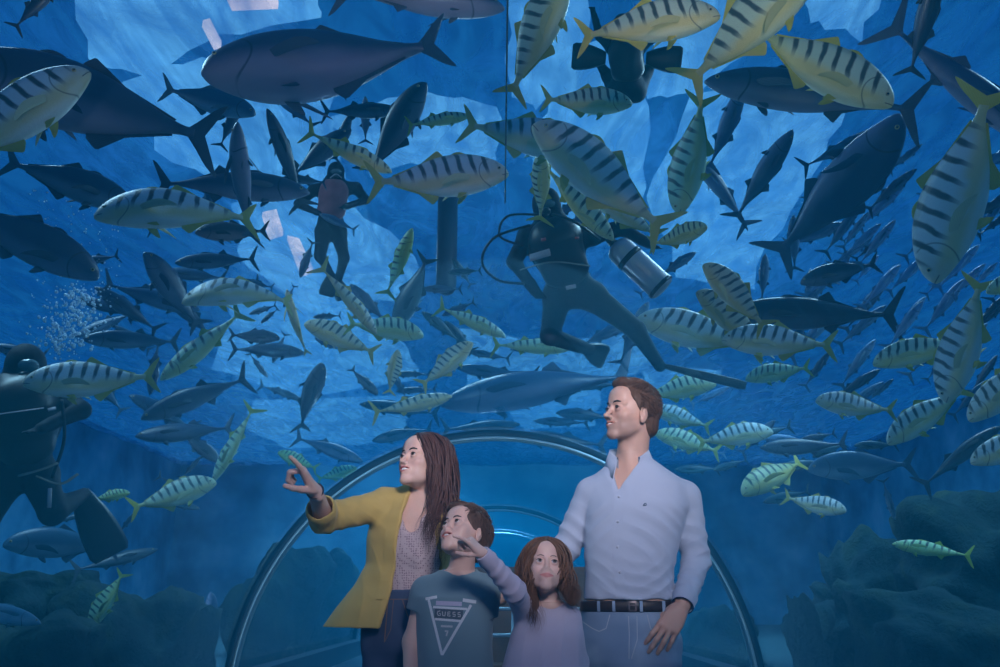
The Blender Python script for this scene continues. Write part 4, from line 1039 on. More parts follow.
    b = Blob(); loftf(b, bl_rows(0), S, F, .02); b.cap(nb-[0, 0, .035], sR+[0, 0, .004], .045, .056, .04); b.cap(nb-[0, 0, .035], sL+[0, 0, .004], .045, .056, .04)
    cuffR = eR+(wR-eR)*.30
    b.cap(sR, eR, .056, .051, .03); b.cap(eR, cuffR, .050, .047, .02); b.cap(eR+(wR-eR)*.18, cuffR, .052, .052, .004)
    b.cap(sL, eL, .056, .050, .03); b.cap(eL, wL, .048, .042, .02)
    # open front and hollow inside
    loftf(b, [(x, y, z, w-.013, d-.013) for x, y, z, w, d in bl_rows(0)[:-2]]+[(*PX(420, 505, 3.13)[:2], 1.42, .06, .05)], S, F, .004, op=-1)
    edgeL = [PX(400, 494, 3.0), PX(396, 520, 2.97), PX(388, 560, 2.97), PX(384, 600, 2.97), PX(376, 630, 2.97)]
    edgeR = [PX(436, 496, 3.02), PX(431, 530, 2.97), PX(428, 570, 2.97), PX(432, 600, 2.97), PX(440, 640, 2.97)]
    zs = np.array([p[2] for p in edgeL[::-1]]); xl = np.array([(p-O)@S for p in edgeL[::-1]]); zr = np.array([p[2] for p in edgeR[::-1]]); xr = np.array([(p-O)@S for p in edgeR[::-1]])
    def opening(p):
        q = p-O; s_ = q@S; f_ = q@F; l = np.interp(p[..., 2], zs, xl); r = np.interp(p[..., 2], zr, xr)
        return np.maximum(np.maximum(l-s_, s_-r), .0-f_)
    b.func(opening, [-9]*3, [9]*3, .004, -1)
    d = nz(wR-eR); b.cap(cuffR-d*.02, cuffR+d*.08, .040, .042, .003, -1); b.plane(cuffR+d*.012, d, .003) if False else None
    b.cap(nb+[0, 0, .12], nb-[0, 0, .0], .060, .055, .006, -1)
    fw = waves(33, 8, 14, 40, (1, 1, .45))
    disp = folds([(eR, .085, nz(eR-sR), .045, .005), ((sR+eR)/2, .07, (.8, 0, .6), .05, .004), (sR, .08, (.5, 0, .86), .05, .0035), (PX(380, 560, 3.0), .12, (.8, 0, .6), .07, .0028), (PX(365, 600, 3.0), .10, (1, 0, .2), .07, .003)], lambda p: fw(p)*.0015)
    bz = bk(obj('blazer', grow('blazer', b, .0045, disp), BZ, root)); bb = bvh(bz)
    lap = []
    for E_, sg in ((edgeL, -1), (edgeR, 1)):
        pts = [(float((p-O)@S)+sg*.026, float(p[2]-O[2])) for p in E_[:4]]; lap.append((pts, .034))
    strokes(bb, lap, O, S, F, .006, 'lapel', BZ, bz)
    strokes(bb, [([(-.125, -.02), (-.075, -.028)], .012)], O, S, F, .003, 'pocket_flap', BZ, bz)
    # necklace
    # ---- hair
    hl = [(-.14, -.12), (-.03, -.12), (.01, -.10), (.030, -.03), (.052, .008), (.068, .032), (.080, .048), (.12, .056)]
    b = Blob(); cap_hair(b, H, .012, hl); 
    for p, q, r0, r1 in (((436, 447, 3.13), (446, 478, 3.14), .040, .038), ((446, 478, 3.14), (446, 515, 3.10), .038, .034), ((446, 515, 3.12), (444, 535, 3.10), .030, .012)):
        b.cap(PX(*p), PX(*q), r0, r1, .02)
    b.ell(hp(H, (0, .075, -.03)), np.array((.058, .055, .085))*.9, .004, -1, H[0])
    fn = waves(6, 12, 90, 200, (1, 1, .15)); me = grow('hair', b, .0032, lambda p: fn(p)*.0028); hco(me); hr = bk(obj('hair', me, H_W, root))
    h = lambda *p: hp(H, p)
    G_ = [[h(.004, .062, .110), h(-.034, .080, .076), h(-.064, .060, .02), h(-.080, .030, -.04), (431, 498, 3.0), (420, 528, 2.96), (419, 552, 2.95)], [h(.004, .030, .130), h(-.050, .045, .098), h(-.083, .015, .03), (438, 490, 2.99), (434, 515, 2.96), (430, 538, 2.94), (430, 562, 2.94)],
          [h(.004, .0, .136), h(-.056, .005, .112), h(-.092, -.01, .04), (446, 485, 3.02), (446, 510, 3.0), (441, 540, 2.96), (439, 572, 2.96)], [h(.004, -.03, .136), h(-.052, -.04, .117), h(-.09, -.045, .05), (452, 486, 3.09), (454, 510, 3.08), (451, 538, 3.02), (445, 566, 2.99)],
          [h(.0, -.07, .125), h(-.045, -.09, .095), h(-.075, -.085, .03), (453, 486, 3.17), (456, 510, 3.16), (455, 532, 3.12), (452, 552, 3.10)], [h(.02, -.10, .10), h(-.02, -.125, .06), h(-.05, -.12, .0), (449, 490, 3.20), (452, 512, 3.18), (451, 535, 3.14), (446, 555, 3.08)]]
    lm = lock_mesh(falls(G_, 330, 11, .009, .010, 2.0), .0042, 5); o = lm.build('hair_locks', H_W, hr); hco(o.data)
    G2 = [[h(.004, .062, .110), h(.040, .078, .074), h(.068, .058, .02), h(.078, .015, -.03), (404, 480, 3.13), (403, 494, 3.13)], [h(.004, .02, .133), h(.055, .03, .10), h(.084, .0, .03), h(.078, -.02, -.04), (406, 485, 3.16), (407, 496, 3.15)]]
    lm = lock_mesh(falls(G2, 40, 12, .003, .003, 1.5), .0038, 5); o = lm.build('hair_locks', H_W, hr); hco(o.data)
    settle(root, base); return root
def boy():
    F = face_dir(4); S = np.cross(F, [0, 0, 1]); S = -S if S[0] < 0 else S
    base = (PX(455, 600, 2.85)[0], 2.85, 0); root = empty('person', (0, 0, 0), 'person, child in a grey green T-shirt with a white triangle print, face turned up', 'person')
    bk = lambda o: o
    H = head_matrix(PX(464, 535, 2.84), 42, 30, 10, .80)
    nb = PX(460, 574, 2.87); sR = PX(426, 592, 2.88); sL = PX(485, 590, 2.86); eR = PX(412, 642, 2.88); eL = PX(480, 648, 2.88); wR = PX(410, 690, 2.80); wL = PX(472, 694, 2.80)
    b = Blob(); head(b, H, .5, 'open', 1.0); neck(b, H, nb, .040)
    c = lambda px, py: PX(px, py, 2.87)[:2]
    rows = lambda g: [(*c(455, 640), .78, .112+g, .082+g), (*c(455, 640), .90, .108+g, .080+g), (*c(455, 620), .99, .112+g, .083+g), (*c(455, 603), 1.06, .120+g, .083+g), (*c(456, 590), 1.105, .095+g, .066+g), (*c(458, 578), 1.14, .05+g, .045+g)]
    loftf(b, rows(-.003), S, F, .02); b.cap(nb-[0, 0, .035], sR, .03, .034, .03); b.cap(nb-[0, 0, .035], sL, .03, .034, .03)
    for s_, e_, w_ in ((sR, eR, wR), (sL, eL, wL)): b.cap(s_, e_, .034, .028, .02); b.cap(e_, w_, .029, .020, .02)
    hips = [add_up(PX(437, 660, 2.89), .68), add_up(PX(470, 660, 2.89), .68)]; kn = [add_up(h+[0, -.01, 0], .36) for h in hips]; an = [add_up(h+[0, .02, 0], .08) for h in hips]
    for h, k, a in zip(hips, kn, an): b.cap(h, k, .06, .045, .03); b.cap(k, a, .045, .03, .02)
    for w_, e_, sd in ((wR, eR, -1), (wL, eL, 1)): hand(b, w_, w_-e_, (-.8*sd*-1, -.6, 0), .74, -sd*-1)
    me = grow('body', b, .005, None, [(H[1]-[.12, .12, .13], H[1]+[.12, .12, .14], .0018), (wR-[.09, .09, .17], wR+[.09, .07, .03], .0024), (wL-[.09, .09, .17], wL+[.09, .07, .03], .0024)])
    face_tint(me, H, (.80, .45, .44), .12, 0, 'open'); body = bk(obj('body', me, SKIN_B, root))
    eyes(root, H, (-.1, 1, .15), (.11, .07, .04), (.06, .038, .03), .0030, True, 1); teeth(root, H, -.0625, .0040, .0165)
    TS = m_cloth('tshirt_jersey', (.15, .24, .29), (.17, .27, .32), 900, .9)
    b = Blob(); loftf(b, [(x, y, z, w+.012, d+.010) for x, y, z, w, d in rows(0)], S, F, .02)
    b.cap(nb-[0, 0, .040], sR, .040, .047, .03); b.cap(nb-[0, 0, .040], sL, .040, .047, .03)
    cuts = []
    for s_, e_, t_ in ((sR, eR, .42), (sL, eL, .45)):
        q = s_+(e_-s_)*t_; b.cap(s_, q, .046, .050, .02); dd = nz(e_-s_); b.cap(q-dd*.02, q+dd*.06, .040, .042, .004, -1)
    b.cap(nb+[0, -.01, .1], nb-[0, .012, .012], .052, .050, .006, -1)
    for s_, e_, t_ in ((sR, eR, .42), (sL, eL, .45)):
        q = s_+(e_-s_)*t_; dd = nz(e_-s_)
        def cutf(p, q=q, dd=dd): return np.maximum(-(((p-q)@dd)), np.sqrt(((p-q)**2).sum(-1))-.10+0*p[..., 0])
        def lim(p, q=q, dd=dd, s_=s_): 
            v = p-q; ax = v@dd; rad = np.sqrt(np.maximum((v**2).sum(-1)-ax**2, 0)); return np.maximum(np.maximum(-ax, ax-.10), rad-.060)
        b.func(lim, q-.13, q+.13, .002, -1)
    loftf(b, [(x, y, z, w+.012, d+.010) for x, y, z, w, d in rows(0)[:4]], S, F, .004)
    fw = waves(41, 10, 25, 70, (1, 1, .5)); ts = bk(obj('t_shirt', grow('t_shirt', b, .004, lambda p: fw(p)*(.0014+.003*np.clip((1.0-p[:, 2])/.2, 0, 1))), TS, root)); bv = bvh(ts)
    neck_ring(bv, nb, S, F, .054, .052, .0050, TS, ts, 'neck_rib')
    O = PX(455, 600, 2.87); f0 = lambda px, py: (float((PX(px, py, 2.78)-O)@S), float(PX(px, py, 2.78)[2]-O[2]))
    PR = simple('print_ink', (.55, .62, .66), .7, .2); PL = simple('print_lilac', (.42, .42, .56), .7, .2); PD = simple('print_dark', (.07, .10, .13), .8, .2)
    Ls = lambda pts, w: ([f0(*p) for p in pts], w)
    strokes(bv, [Ls([(428, 598), (442, 655)], .008), Ls([(442, 655), (471, 605)], .008), Ls([(425, 599), (437, 597)], .008), Ls([(463, 600), (476, 602)], .010), Ls([(433, 607), (467, 609)], .007), Ls([(435, 619), (461, 621)], .007)], O, S, F, .0020, 'shirt_print', PR, ts)
    strokes(bv, [Ls([(436, 603), (462, 604)], .013)], O, S, F, .0016, 'shirt_print', PL, ts)
    strokes(bv, [Ls([(434.5, 613), (463, 615)], .028)], O, S, F, .0016, 'shirt_print', PD, ts)
    # the wavy word in the dark band, and the two small lines under it
    word = []
    for i in range(5):
        x = 438+i*5.0; y = 613.3+i*.3
        word.append(Ls([(x+2.4, y-2.4), (x, y-2), (x-.6, y), (x+.4, y+2.2), (x+2.6, y+2.0), (x+2.7, y+.2), (x+1.2, y+.1)] if i == 0 else ([(x-.4, y-2.2), (x, y+2), (x+2.2, y+2.2), (x+2.6, y-2)] if i == 1 else ([(x+2.6, y-2), (x, y-1.8), (x, y+2.1), (x+2.8, y+2)] if i == 2 else [(x+2.6, y-2), (x+.2, y-1.8), (x+.2, y), (x+2.6, y+.3), (x+2.4, y+2.2), (x, y+2)])), .0028))
        if i == 2: word.append(Ls([(x, y), (x+2.4, y)], .0028))
    word += [Ls([(441, 626), (453, 626.5)], .006), Ls([(445, 631), (448, 631), (446.5, 636)], .005)]
    PP = simple('print_pale', (.40, .46, .50), .7, .2)
    for l_ in word: strokes(bv, [l_], O, S, F, .0026, 'print_letter', PP, ts)
    DN = m_denim('child_denim', (.035, .05, .09), (.02, .03, .06), (.06, .08, .13)); Oj = PX(455, 640, 2.88)
    bk(jeans('trousers', DN, Oj, S, F, .80, .118, .088, [(hips[0], kn[0], an[0], .068, .052, .045), (hips[1], kn[1], an[1], .068, .052, .045)], root, 44, .0015))
    for a in an: bk(shoe(root, a, F, .72, LEATH))
    hl = [(-.12, -.085), (-.05, -.07), (-.02, -.03), (.0, .0), (.025, -.008), (.046, .014), (.066, .032), (.08, .042), (.12, .050)]
    b = Blob(); cap_hair(b, H, .010, hl, extra=[((.02, .050, .100), (.058, .040, .024)), ((0, -.02, .120), (.060, .075, .022))])
    fn = waves(7, 12, 110, 220, (1, .5, .4)); me = grow('hair', b, .0024, lambda p: fn(p)*.003); hco(me); hr = bk(obj('hair', me, H_B, root))
    zm = lambda y, x: np.interp(y, [h[0] for h in hl], [h[1] for h in hl])+.008
    tm = tufts(H, 1500, 9, lambda p: (.7, .5 if p[2] > .08 else -.2, -.2 if p[2] > .08 else -1), lambda p: .034, .0014, zm, .014, .5)
    o = tm.build('hair_strands', H_B, hr); hco(o.data)
    settle(root, base); return root
def girl():
    F = face_dir(-4); S = np.cross(F, [0, 0, 1]); S = -S if S[0] < 0 else S
    base = (PX(546, 600, 2.84)[0], 2.84, 0); root = empty('person', (0, 0, 0), 'person, child with long wavy hair in a pale lilac dress, arm raised to point', 'person')
    bk = lambda o: o
    H = head_matrix(PX(545, 568, 2.82), -3, 17, -4, .74)
    nb = PX(549, 601, 2.86); sR = PX(527, 616, 2.86); sL = PX(567, 617, 2.86); eR = PX(514, 590, 2.68); wR = PX(482, 553, 2.58); eL = PX(578, 662, 2.90); wL = PX(577, 700, 2.83)
    b = Blob(); head(b, H, 1, 'closed', 1.0); neck(b, H, nb, .034)
    c = lambda px, py: PX(px, py, 2.86)[:2]
    rows = [(*c(547, 650), .80, .098, .075), (*c(547, 640), .90, .100, .074), (*c(548, 620), .98, .098, .072), (*c(548, 610), 1.015, .082, .058), (*c(549, 603), 1.04, .045, .04)]
    loftf(b, rows, S, F, .02); b.cap(nb-[0, 0, .03], sR, .026, .03, .03); b.cap(nb-[0, 0, .03], sL, .026, .03, .03)
    for s_, e_, w_ in ((sR, eR, wR), (sL, eL, wL)): b.cap(s_, e_, .030, .025, .02); b.cap(e_, w_, .025, .0175, .015)
    hips = [add_up(PX(533, 660, 2.88), .60), add_up(PX(561, 660, 2.88), .60)]; kn = [add_up(h+[0, -.01, 0], .33) for h in hips]; an = [add_up(h+[0, .02, 0], .07) for h in hips]
    for h, k, a in zip(hips, kn, an): b.cap(h, k, .055, .04, .03); b.cap(k, a, .04, .028, .02)
    X = np.array([-.60, -.45, .58]); cu = [(6, 14, 10), (60, 80, 45), (64, 82, 45), (66, 84, 45)]
    hand(b, wR, X, (.45, -.5, .6), .62, 1, curl=cu, thumb=(22, -40, 10, 25)); hand(b, wL, wL-eL, (.8, -.6, 0), .68, -1)
    me = grow('body', b, .005, None, [(H[1]-[.11, .11, .12], H[1]+[.11, .11, .12], .0017), (wR-[.13, .10, .07], wR+[.06, .07, .12], .0018), (wL-[.09, .09, .16], wL+[.07, .07, .03], .0024)])
    face_tint(me, H, (.84, .46, .50), .14, 0, 'closed'); body = bk(obj('body', me, SKIN_G, root))
    eyes(root, H, (-.12, 1, .15), (.10, .06, .04), (.14, .09, .07), .0019, True, 1)
    DR = m_cloth('lilac_knit', (.47, .43, .55), (.54, .50, .61), 500, .9, 9)
    b = Blob(); dc = lambda px, py: PX(px, py, 2.86)[:2]
    loftf(b, [(*dc(545, 690), .50, .158, .14), (*dc(543, 690), .70, .150, .13), (*dc(542, 667), .79, .140, .115), (*dc(544, 645), .88, .125, .098), (*dc(547, 628), .95, .115, .088), (*dc(548, 614), 1.00, .090, .070), (*dc(549, 605), 1.03, .056, .05)], S, F, .02)
    b.cap(nb-[0, 0, .034], sR, .034, .041, .03); b.cap(nb-[0, 0, .034], sL, .034, .041, .03)
    for s_, e_, w_ in ((sR, eR, wR), (sL, eL, wL)):
        q = e_+(w_-e_)*.84; b.cap(s_, e_, .038, .033, .02); b.cap(e_, q, .033, .028, .015); 
    b.cap(nb+[0, -.01, .08], nb-[0, .010, .006], .046, .044, .006, -1)
    fw = waves(51, 10, 18, 50, (1, 1, .3)); disp = folds([(eR, .06, nz(eR-sR), .035, .004), ((eR+wR)/2, .06, nz(wR-eR), .035, .0035), (PX(548, 660, 2.75), .12, (1, 0, .1), .06, .0035)], lambda p: fw(p)*.0016)
    dr = bk(obj('dress', grow('dress', b, .004, disp), DR, root))
    neck_ring(bvh(dr), nb, S, F, .048, .046, .0040, DR, dr, 'neckline')
    cuff(eR+(wR-eR)*.78, eR+(wR-eR)*1.0, .0295, .0235, DR, dr)
    # thin bracelet chain hanging off the raised wrist
    d = nz(eR-wR); q = wR+d*.004; u = nz(np.cross(d, [0, 1, 0])); v = np.cross(d, u)
    MB().tube([q+(u*math.cos(a)+v*math.sin(a))*.0185 for a in np.linspace(0, 2*math.pi, 25)], .0016, 6, False).build('bracelet', METAL, body)
    for a in an: bk(shoe(root, a, F, .66, LEATH))
    hl = [(-.14, -.12), (-.03, -.12), (.01, -.10), (.028, -.03), (.045, .02), (.062, .052), (.080, .066), (.12, .072)]
    b = Blob(); cap_hair(b, H, .010, hl); 
    for p, q, r0, r1 in (((532, 556, 2.86), (530, 585, 2.87), .026, .028), ((530, 585, 2.87), (534, 605, 2.80), .028, .016), ((558, 556, 2.86), (564, 582, 2.87), .024, .026), ((564, 582, 2.87), (572, 602, 2.80), .026, .014)):
        b.cap(PX(*p), PX(*q), r0, r1, .02)
    b.ell(hp(H, (0, .08, -.03)), np.array((.056, .055, .095))*.76, .004, -1, H[0])
    fn = waves(6, 12, 90, 200, (1, 1, .2)); me = grow('hair', b, .0028, lambda p: fn(p)*.0025); hco(me); hr = bk(obj('hair', me, H_G, root))
    h = lambda *p: hp(H, p)
    GL = [[h(.0, .066, .106), h(.040, .082, .062), h(.066, .062, .0), (530, 577, 2.77), (534, 594, 2.765), (541, 618, 2.755), (536, 645, 2.755)], [h(.0, .03, .130), h(.055, .045, .095), h(.086, .015, .02), (526, 584, 2.79), (528, 602, 2.77), (534, 620, 2.755), (531, 638, 2.76)],
          [h(.0, -.01, .135), h(.06, -.005, .11), h(.094, -.02, .02), (521, 585, 2.83), (520, 602, 2.80), (526, 618, 2.78)], [h(.0, -.06, .128), h(.055, -.07, .10), h(.085, -.07, .02), (523, 585, 2.87), (521, 602, 2.84), (526, 616, 2.81)]]
    GR = [[h(.0, .066, .106), h(-.040, .082, .062), h(-.066, .062, .0), (561, 578, 2.77), (561, 594, 2.77), (567, 608, 2.77)], [h(.0, .03, .130), h(-.055, .045, .095), h(-.086, .015, .02), (566, 584, 2.79), (572, 597, 2.77), (577, 612, 2.77)],
          [h(.0, -.01, .135), h(-.06, -.005, .11), h(-.094, -.02, .02), (571, 586, 2.83), (576, 600, 2.81), (579, 616, 2.80)], [h(.0, -.06, .128), h(-.055, -.07, .10), h(-.085, -.07, .02), (569, 586, 2.87), (575, 602, 2.84), (577, 614, 2.82)]]
    for G_, sd, n in ((GL, 1, 120), (GR, 2, 110)):
        lm = lock_mesh(falls(G_, n*2, sd, .007, .0105, 2.2), .0036, 5); o = lm.build('hair_locks', H_G, hr); hco(o.data)
    settle(root, base); return root
man(); woman(); boy(); girl()
# ================================================================ DIVERS, ROCKS, BUBBLES, RAILING
M_SUIT = simple('wetsuit', (.012, .016, .032), .75, .25, 0, 8, .4, .2, 90); M_GEAR = simple('diving_gear', (.02, .022, .03), .4, .5); M_TANK = simple('tank_steel', (.62, .56, .56), .42, .5, .55)
M_PATCH = simple('gear_patch', (.45, .38, .40), .7, .3); M_RED = simple('gear_red', (.45, .06, .06), .6, .3); M_STRAP = simple('strap_beige', (.28, .25, .20), .7, .3); M_MASK = simple('mask_glass', (.10, .16, .18), .1, .8)
def at_d(px, py, d): return CO+ray(px, py)*d
def keep(P, Q, r): placed.append((np.array(P), np.array(Q), r))
def diver(label, d, J, tank=None, suit=None, fins=(), hoses=(), patches=(), k=1.0, h=.014, torso=1.0, vest=None):
    """J: joints as (px, py, depth offset): head, neck, chest, pelvis, two arms and two legs as chains"""
    P = lambda q: at_d(q[0], q[1], d+(q[2] if len(q) > 2 else 0)); root = empty('diver', (0, 0, 0), label, 'diver')
    b = Blob(); hd, nk, ch, pv = [P(J[n]) for n in ('head', 'neck', 'chest', 'pelvis')]
    b.ell(hd, np.array([.105, .12, .13])*k, .02); b.cap(hd, nk, .065*k, .075*k, .03)
    b.cap(nk, ch, .11*k, .17*k*torso, .06); b.cap(ch, pv, .165*k*torso, .145*k, .06)
    for arm in J['arms']:
        A = [P(q) for q in arm]; b.cap(nk*.4+ch*.6, A[0], .10*k, .075*k, .05)
        b.cap(A[0], A[1], .068*k, .055*k, .03); b.cap(A[1], A[2], .054*k, .038*k, .02); e = nz(A[2]-A[1])
        b.cap(A[2], A[2]+e*.07*k, .042*k, .036*k, .015)
        for q in (-1, -.33, .33, 1): b.cap(A[2]+e*.07*k+np.array([q*.025, 0, 0])*k, A[2]+e*.15*k+np.array([q*.034, 0, .01])*k, .013*k, .010*k, .01)
    for leg in J['legs']:
        A = [P(q) for q in leg]; b.cap(pv, A[0], .13*k, .11*k, .05); b.cap(A[0], A[1], .105*k, .070*k, .04); b.cap(A[1], A[2], .068*k, .045*k, .03)
    w = waves(int(d*10), 8, 8, 22); keep(hd, pv, .25*k)
    for leg in J['legs']: keep(P(leg[0]), P(leg[2]), .10*k)
    body = obj('body', grow('diver_body', b, h*k, lambda p: w(p)*.006*k), suit or M_SUIT, root)
    # vest with inflated sides
    v = Blob(); f = nz(CO-ch)*.05*k; v.cap(ch+f, (ch*.4+pv*.6)+f, .175*k*torso, .16*k, .04); sd = nz(np.cross(nz(nk-pv), nz(CO-ch)))
    for s_ in (1, -1): v.cap(ch+sd*.09*k*s_+f*1.6, pv*.6+ch*.4+sd*.10*k*s_+f*1.6, .085*k, .075*k, .03)
    vo = obj('dive_vest', grow('dive_vest', v, .012*k, lambda p: w(p*1.7)*.008*k), vest or M_GEAR, root)
    m = MB().ball(hd+nz(CO-hd)*.085*k, (.075*k, .05*k, .045*k), 12, 8); m.build('dive_mask', M_MASK, root)
    MB().ball(hd+nz(CO-hd)*.11*k-np.array([0, 0, .06*k]), (.035*k, .04*k, .03*k), 10, 8).build('regulator', M_GEAR, root)
    for a, b_, wd in fins:
        A, B = P(a), P(b_); ax = nz(B-A); sdv = nz(np.cross(ax, nz(CO-A))); up = np.cross(ax, sdv); w_, t_ = wd; V = []
        n = 12
        for i in range(n+1):
            u = i/n; c = A+(B-A)*u; ww = w_*(.45+.55*math.sin(min(1, u*1.25)*math.pi/2))*(1 if u < .92 else .85); th = t_*(1-.8*u)
            for q, z in ((-1, .35), (-.8, 1), (0, .6), (.8, 1), (1, .35), (.8, -1), (0, -.6), (-.8, -1)): V.append(c+sdv*ww*q+up*th*z)
        F = [(i*8+j, i*8+(j+1) % 8, i*8+8+(j+1) % 8, i*8+8+j) for i in range(n) for j in range(8)]+[tuple(range(8))[::-1], tuple(n*8+j for j in range(8))]
        fo = obj('swim_fin', mesh('swim_fin', V, F), M_GEAR, root)
    if tank:
        A, B, r = P(tank[0]), P(tank[1]), tank[2]; ax = nz(B-A); L_ = np.linalg.norm(B-A); prof = [(0, .25), (.02, .6), (.08, .93), (.16, 1), (.9, 1), (.95, .98), (.985, .85), (1, .5)]
        t_ = MB().tube([A+ax*L_*q for q, _ in prof], [r*x for _, x in prof], 28).build('scuba_tank', M_TANK, root)
        MB().tube([A+ax*L_*q for q in (.90, .905, .955, .96)], [r*1.0, r*1.05, r*1.04, r*.98], 28).build('tank_boot', M_GEAR, t_)
        MB().tube([A-ax*.09, A-ax*.05, A], [.022, .03, .035], 12).build('valve', M_GEAR, t_)
        MB().tube([A+ax*L_*q for q in (.28, .281, .36, .361)], [r*1.0, r*1.04, r*1.04, r*1.0], 28).build('tank_strap', M_GEAR, t_)
    for pts, r in hoses: MB().tube(spline([P(q) for q in pts], 24), r, 8).build('hose', M_GEAR, root)
    for pts, wd, mt, nm in patches:
        A = [P(q) for q in pts]; MB().tube(spline(A, 8) if len(A) > 2 else A, wd, 8, True, .35).build(nm, mt, root)
    return root
diver('diver in a dark wetsuit with a silver tank, one leg stretched to the lower right', 6.45,
    dict(head=(546, 204), neck=(550, 222), chest=(556, 244), pelvis=(572, 288), arms=[[(527, 236), (514, 262, -.05), (530, 284, -.15)], [(592, 236), (622, 228, .05), (642, 240, .1)]],
         legs=[[(558, 296), (550, 336, -.15), (590, 350, .25)], [(592, 296), (636, 330), (660, 366)]]), tank=((614, 244, -.02), (664, 290, -.10), .105),
    fins=[((586, 349, .25), (606, 358, .55), (.10, .02)), ((656, 364), (746, 386, .05), (.035, .03))],
    hoses=[([(530, 225, -.1), (494, 238, -.1), (482, 262, -.1), (498, 280, -.1), (524, 284, -.2)], .011), ([(548, 215, -.2), (508, 216, -.1), (500, 236, -.1), (522, 246, -.2)], .009), ([(600, 240, -.1), (575, 222, -.2), (552, 214, -.2)], .011)],
    patches=[([(530, 258, -.34), (550, 252, -.35)], .052, M_PATCH, 'vest_patch'), ([(541, 240, -.30), (546, 239, -.30)], .022, M_RED, 'red_buckle'), ([(575, 238, -.28), (579, 238, -.28)], .018, M_RED, 'red_buckle'), ([(520, 270, -.30), (552, 262, -.38), (590, 266, -.30)], .012, M_STRAP, 'strap'), ([(566, 288, -.26), (576, 286, -.26)], .028, M_PATCH, 'pocket_flap')], torso=1.22)
diver('diver in black gear at the left edge, back half turned, with beige straps', 7.0,
    dict(head=(26, 366), neck=(24, 384), chest=(20, 412), pelvis=(22, 462), arms=[[(60, 396), (82, 410, -.3), (52, 424, -.45)], [(-22, 400), (-40, 440), (-20, 470)]],
         legs=[[(38, 474), (52, 512, -.3), (84, 494, .1)], [(4, 480), (-14, 520), (-40, 560)]]), tank=((-4, 380, .25), (2, 455, .25), .10),
    fins=[((80, 492, .1), (112, 556, .1), (.14, .03))],
    hoses=[([(30, 378, -.2), (62, 384, -.3), (74, 402, -.45)], .012), ([(62, 400, -.5), (64, 440, -.4), (52, 478, -.35)], .012)],
    patches=[([(18, 476, -.38), (40, 470, -.42), (58, 463, -.40)], .014, M_STRAP, 'strap'), ([(36, 476, -.40), (60, 484, -.38), (78, 474, -.3)], .011, M_STRAP, 'strap'), ([(48, 410, -.52), (56, 408, -.52)], .020, M_PATCH, 'gauge'), ([(50, 488, -.42), (49, 508, -.42)], .014, M_PATCH, 'leg_print'), ([(0, 414, -.36), (44, 408, -.40)], .008, M_PATCH, 'piping')], torso=1.35, k=1.24)
M_SUIT2 = simple('red_wetsuit', (.34, .10, .12), .6, .3, 0, 9, .5)
diver('distant diver facing us with a red vest, left of the hanging pipe', 11.0,
    dict(head=(336, 172), neck=(335, 182), chest=(334, 192), pelvis=(330, 222), arms=[[(314, 190), (298, 204), (316, 212, -.3)], [(356, 188), (366, 200), (348, 206, -.3)]],
         legs=[[(324, 232), (320, 256), (332, 276)], [(338, 232), (344, 258), (338, 282)]]), vest=M_SUIT2, fins=[((332, 274), (326, 296), (.10, .02)), ((338, 280), (344, 300), (.10, .02))], patches=[([(330, 178, -.2), (336, 174, -.2), (342, 178, -.2)], .012, M_PATCH, 'mask_strap')], h=.022)
diver('diver silhouette high at the top with both swim fins spread', 9.5,
    dict(head=(622, 26), neck=(624, 36), chest=(626, 48), pelvis=(628, 84), arms=[[(612, 46), (600, 36), (596, 22)], [(640, 46), (652, 38), (656, 24)]],
         legs=[[(618, 92), (608, 76, .3), (598, 62, .3)], [(636, 92), (646, 74, .3), (654, 60, .3)]]), fins=[((606, 58, .2), (572, 56, .2), (.14, .03)), ((646, 58, .2), (682, 60, .2), (.14, .03))], tank=((630, 60, .2), (626, 104, .2), .10), h=.022)
# hanging pipe
P0, P1 = at_d(446, 295, 11.5), at_d(446, 180, 11.5); P1 = np.array([P0[0], P0[1], 6.98])
o = MB().tube([P0+np.array([0, 0, z]) for z in (0, .03, .08, .15)]+[P1], [.03, .09, .13, .14, .14], 20).build('hanging_pipe', simple('pipe_plastic', (.03, .06, .10), .6, .4)); keep(P0, P1, .14)
tag(o, 'dark vertical pipe with a rounded end hanging down into the water', 'pipe')
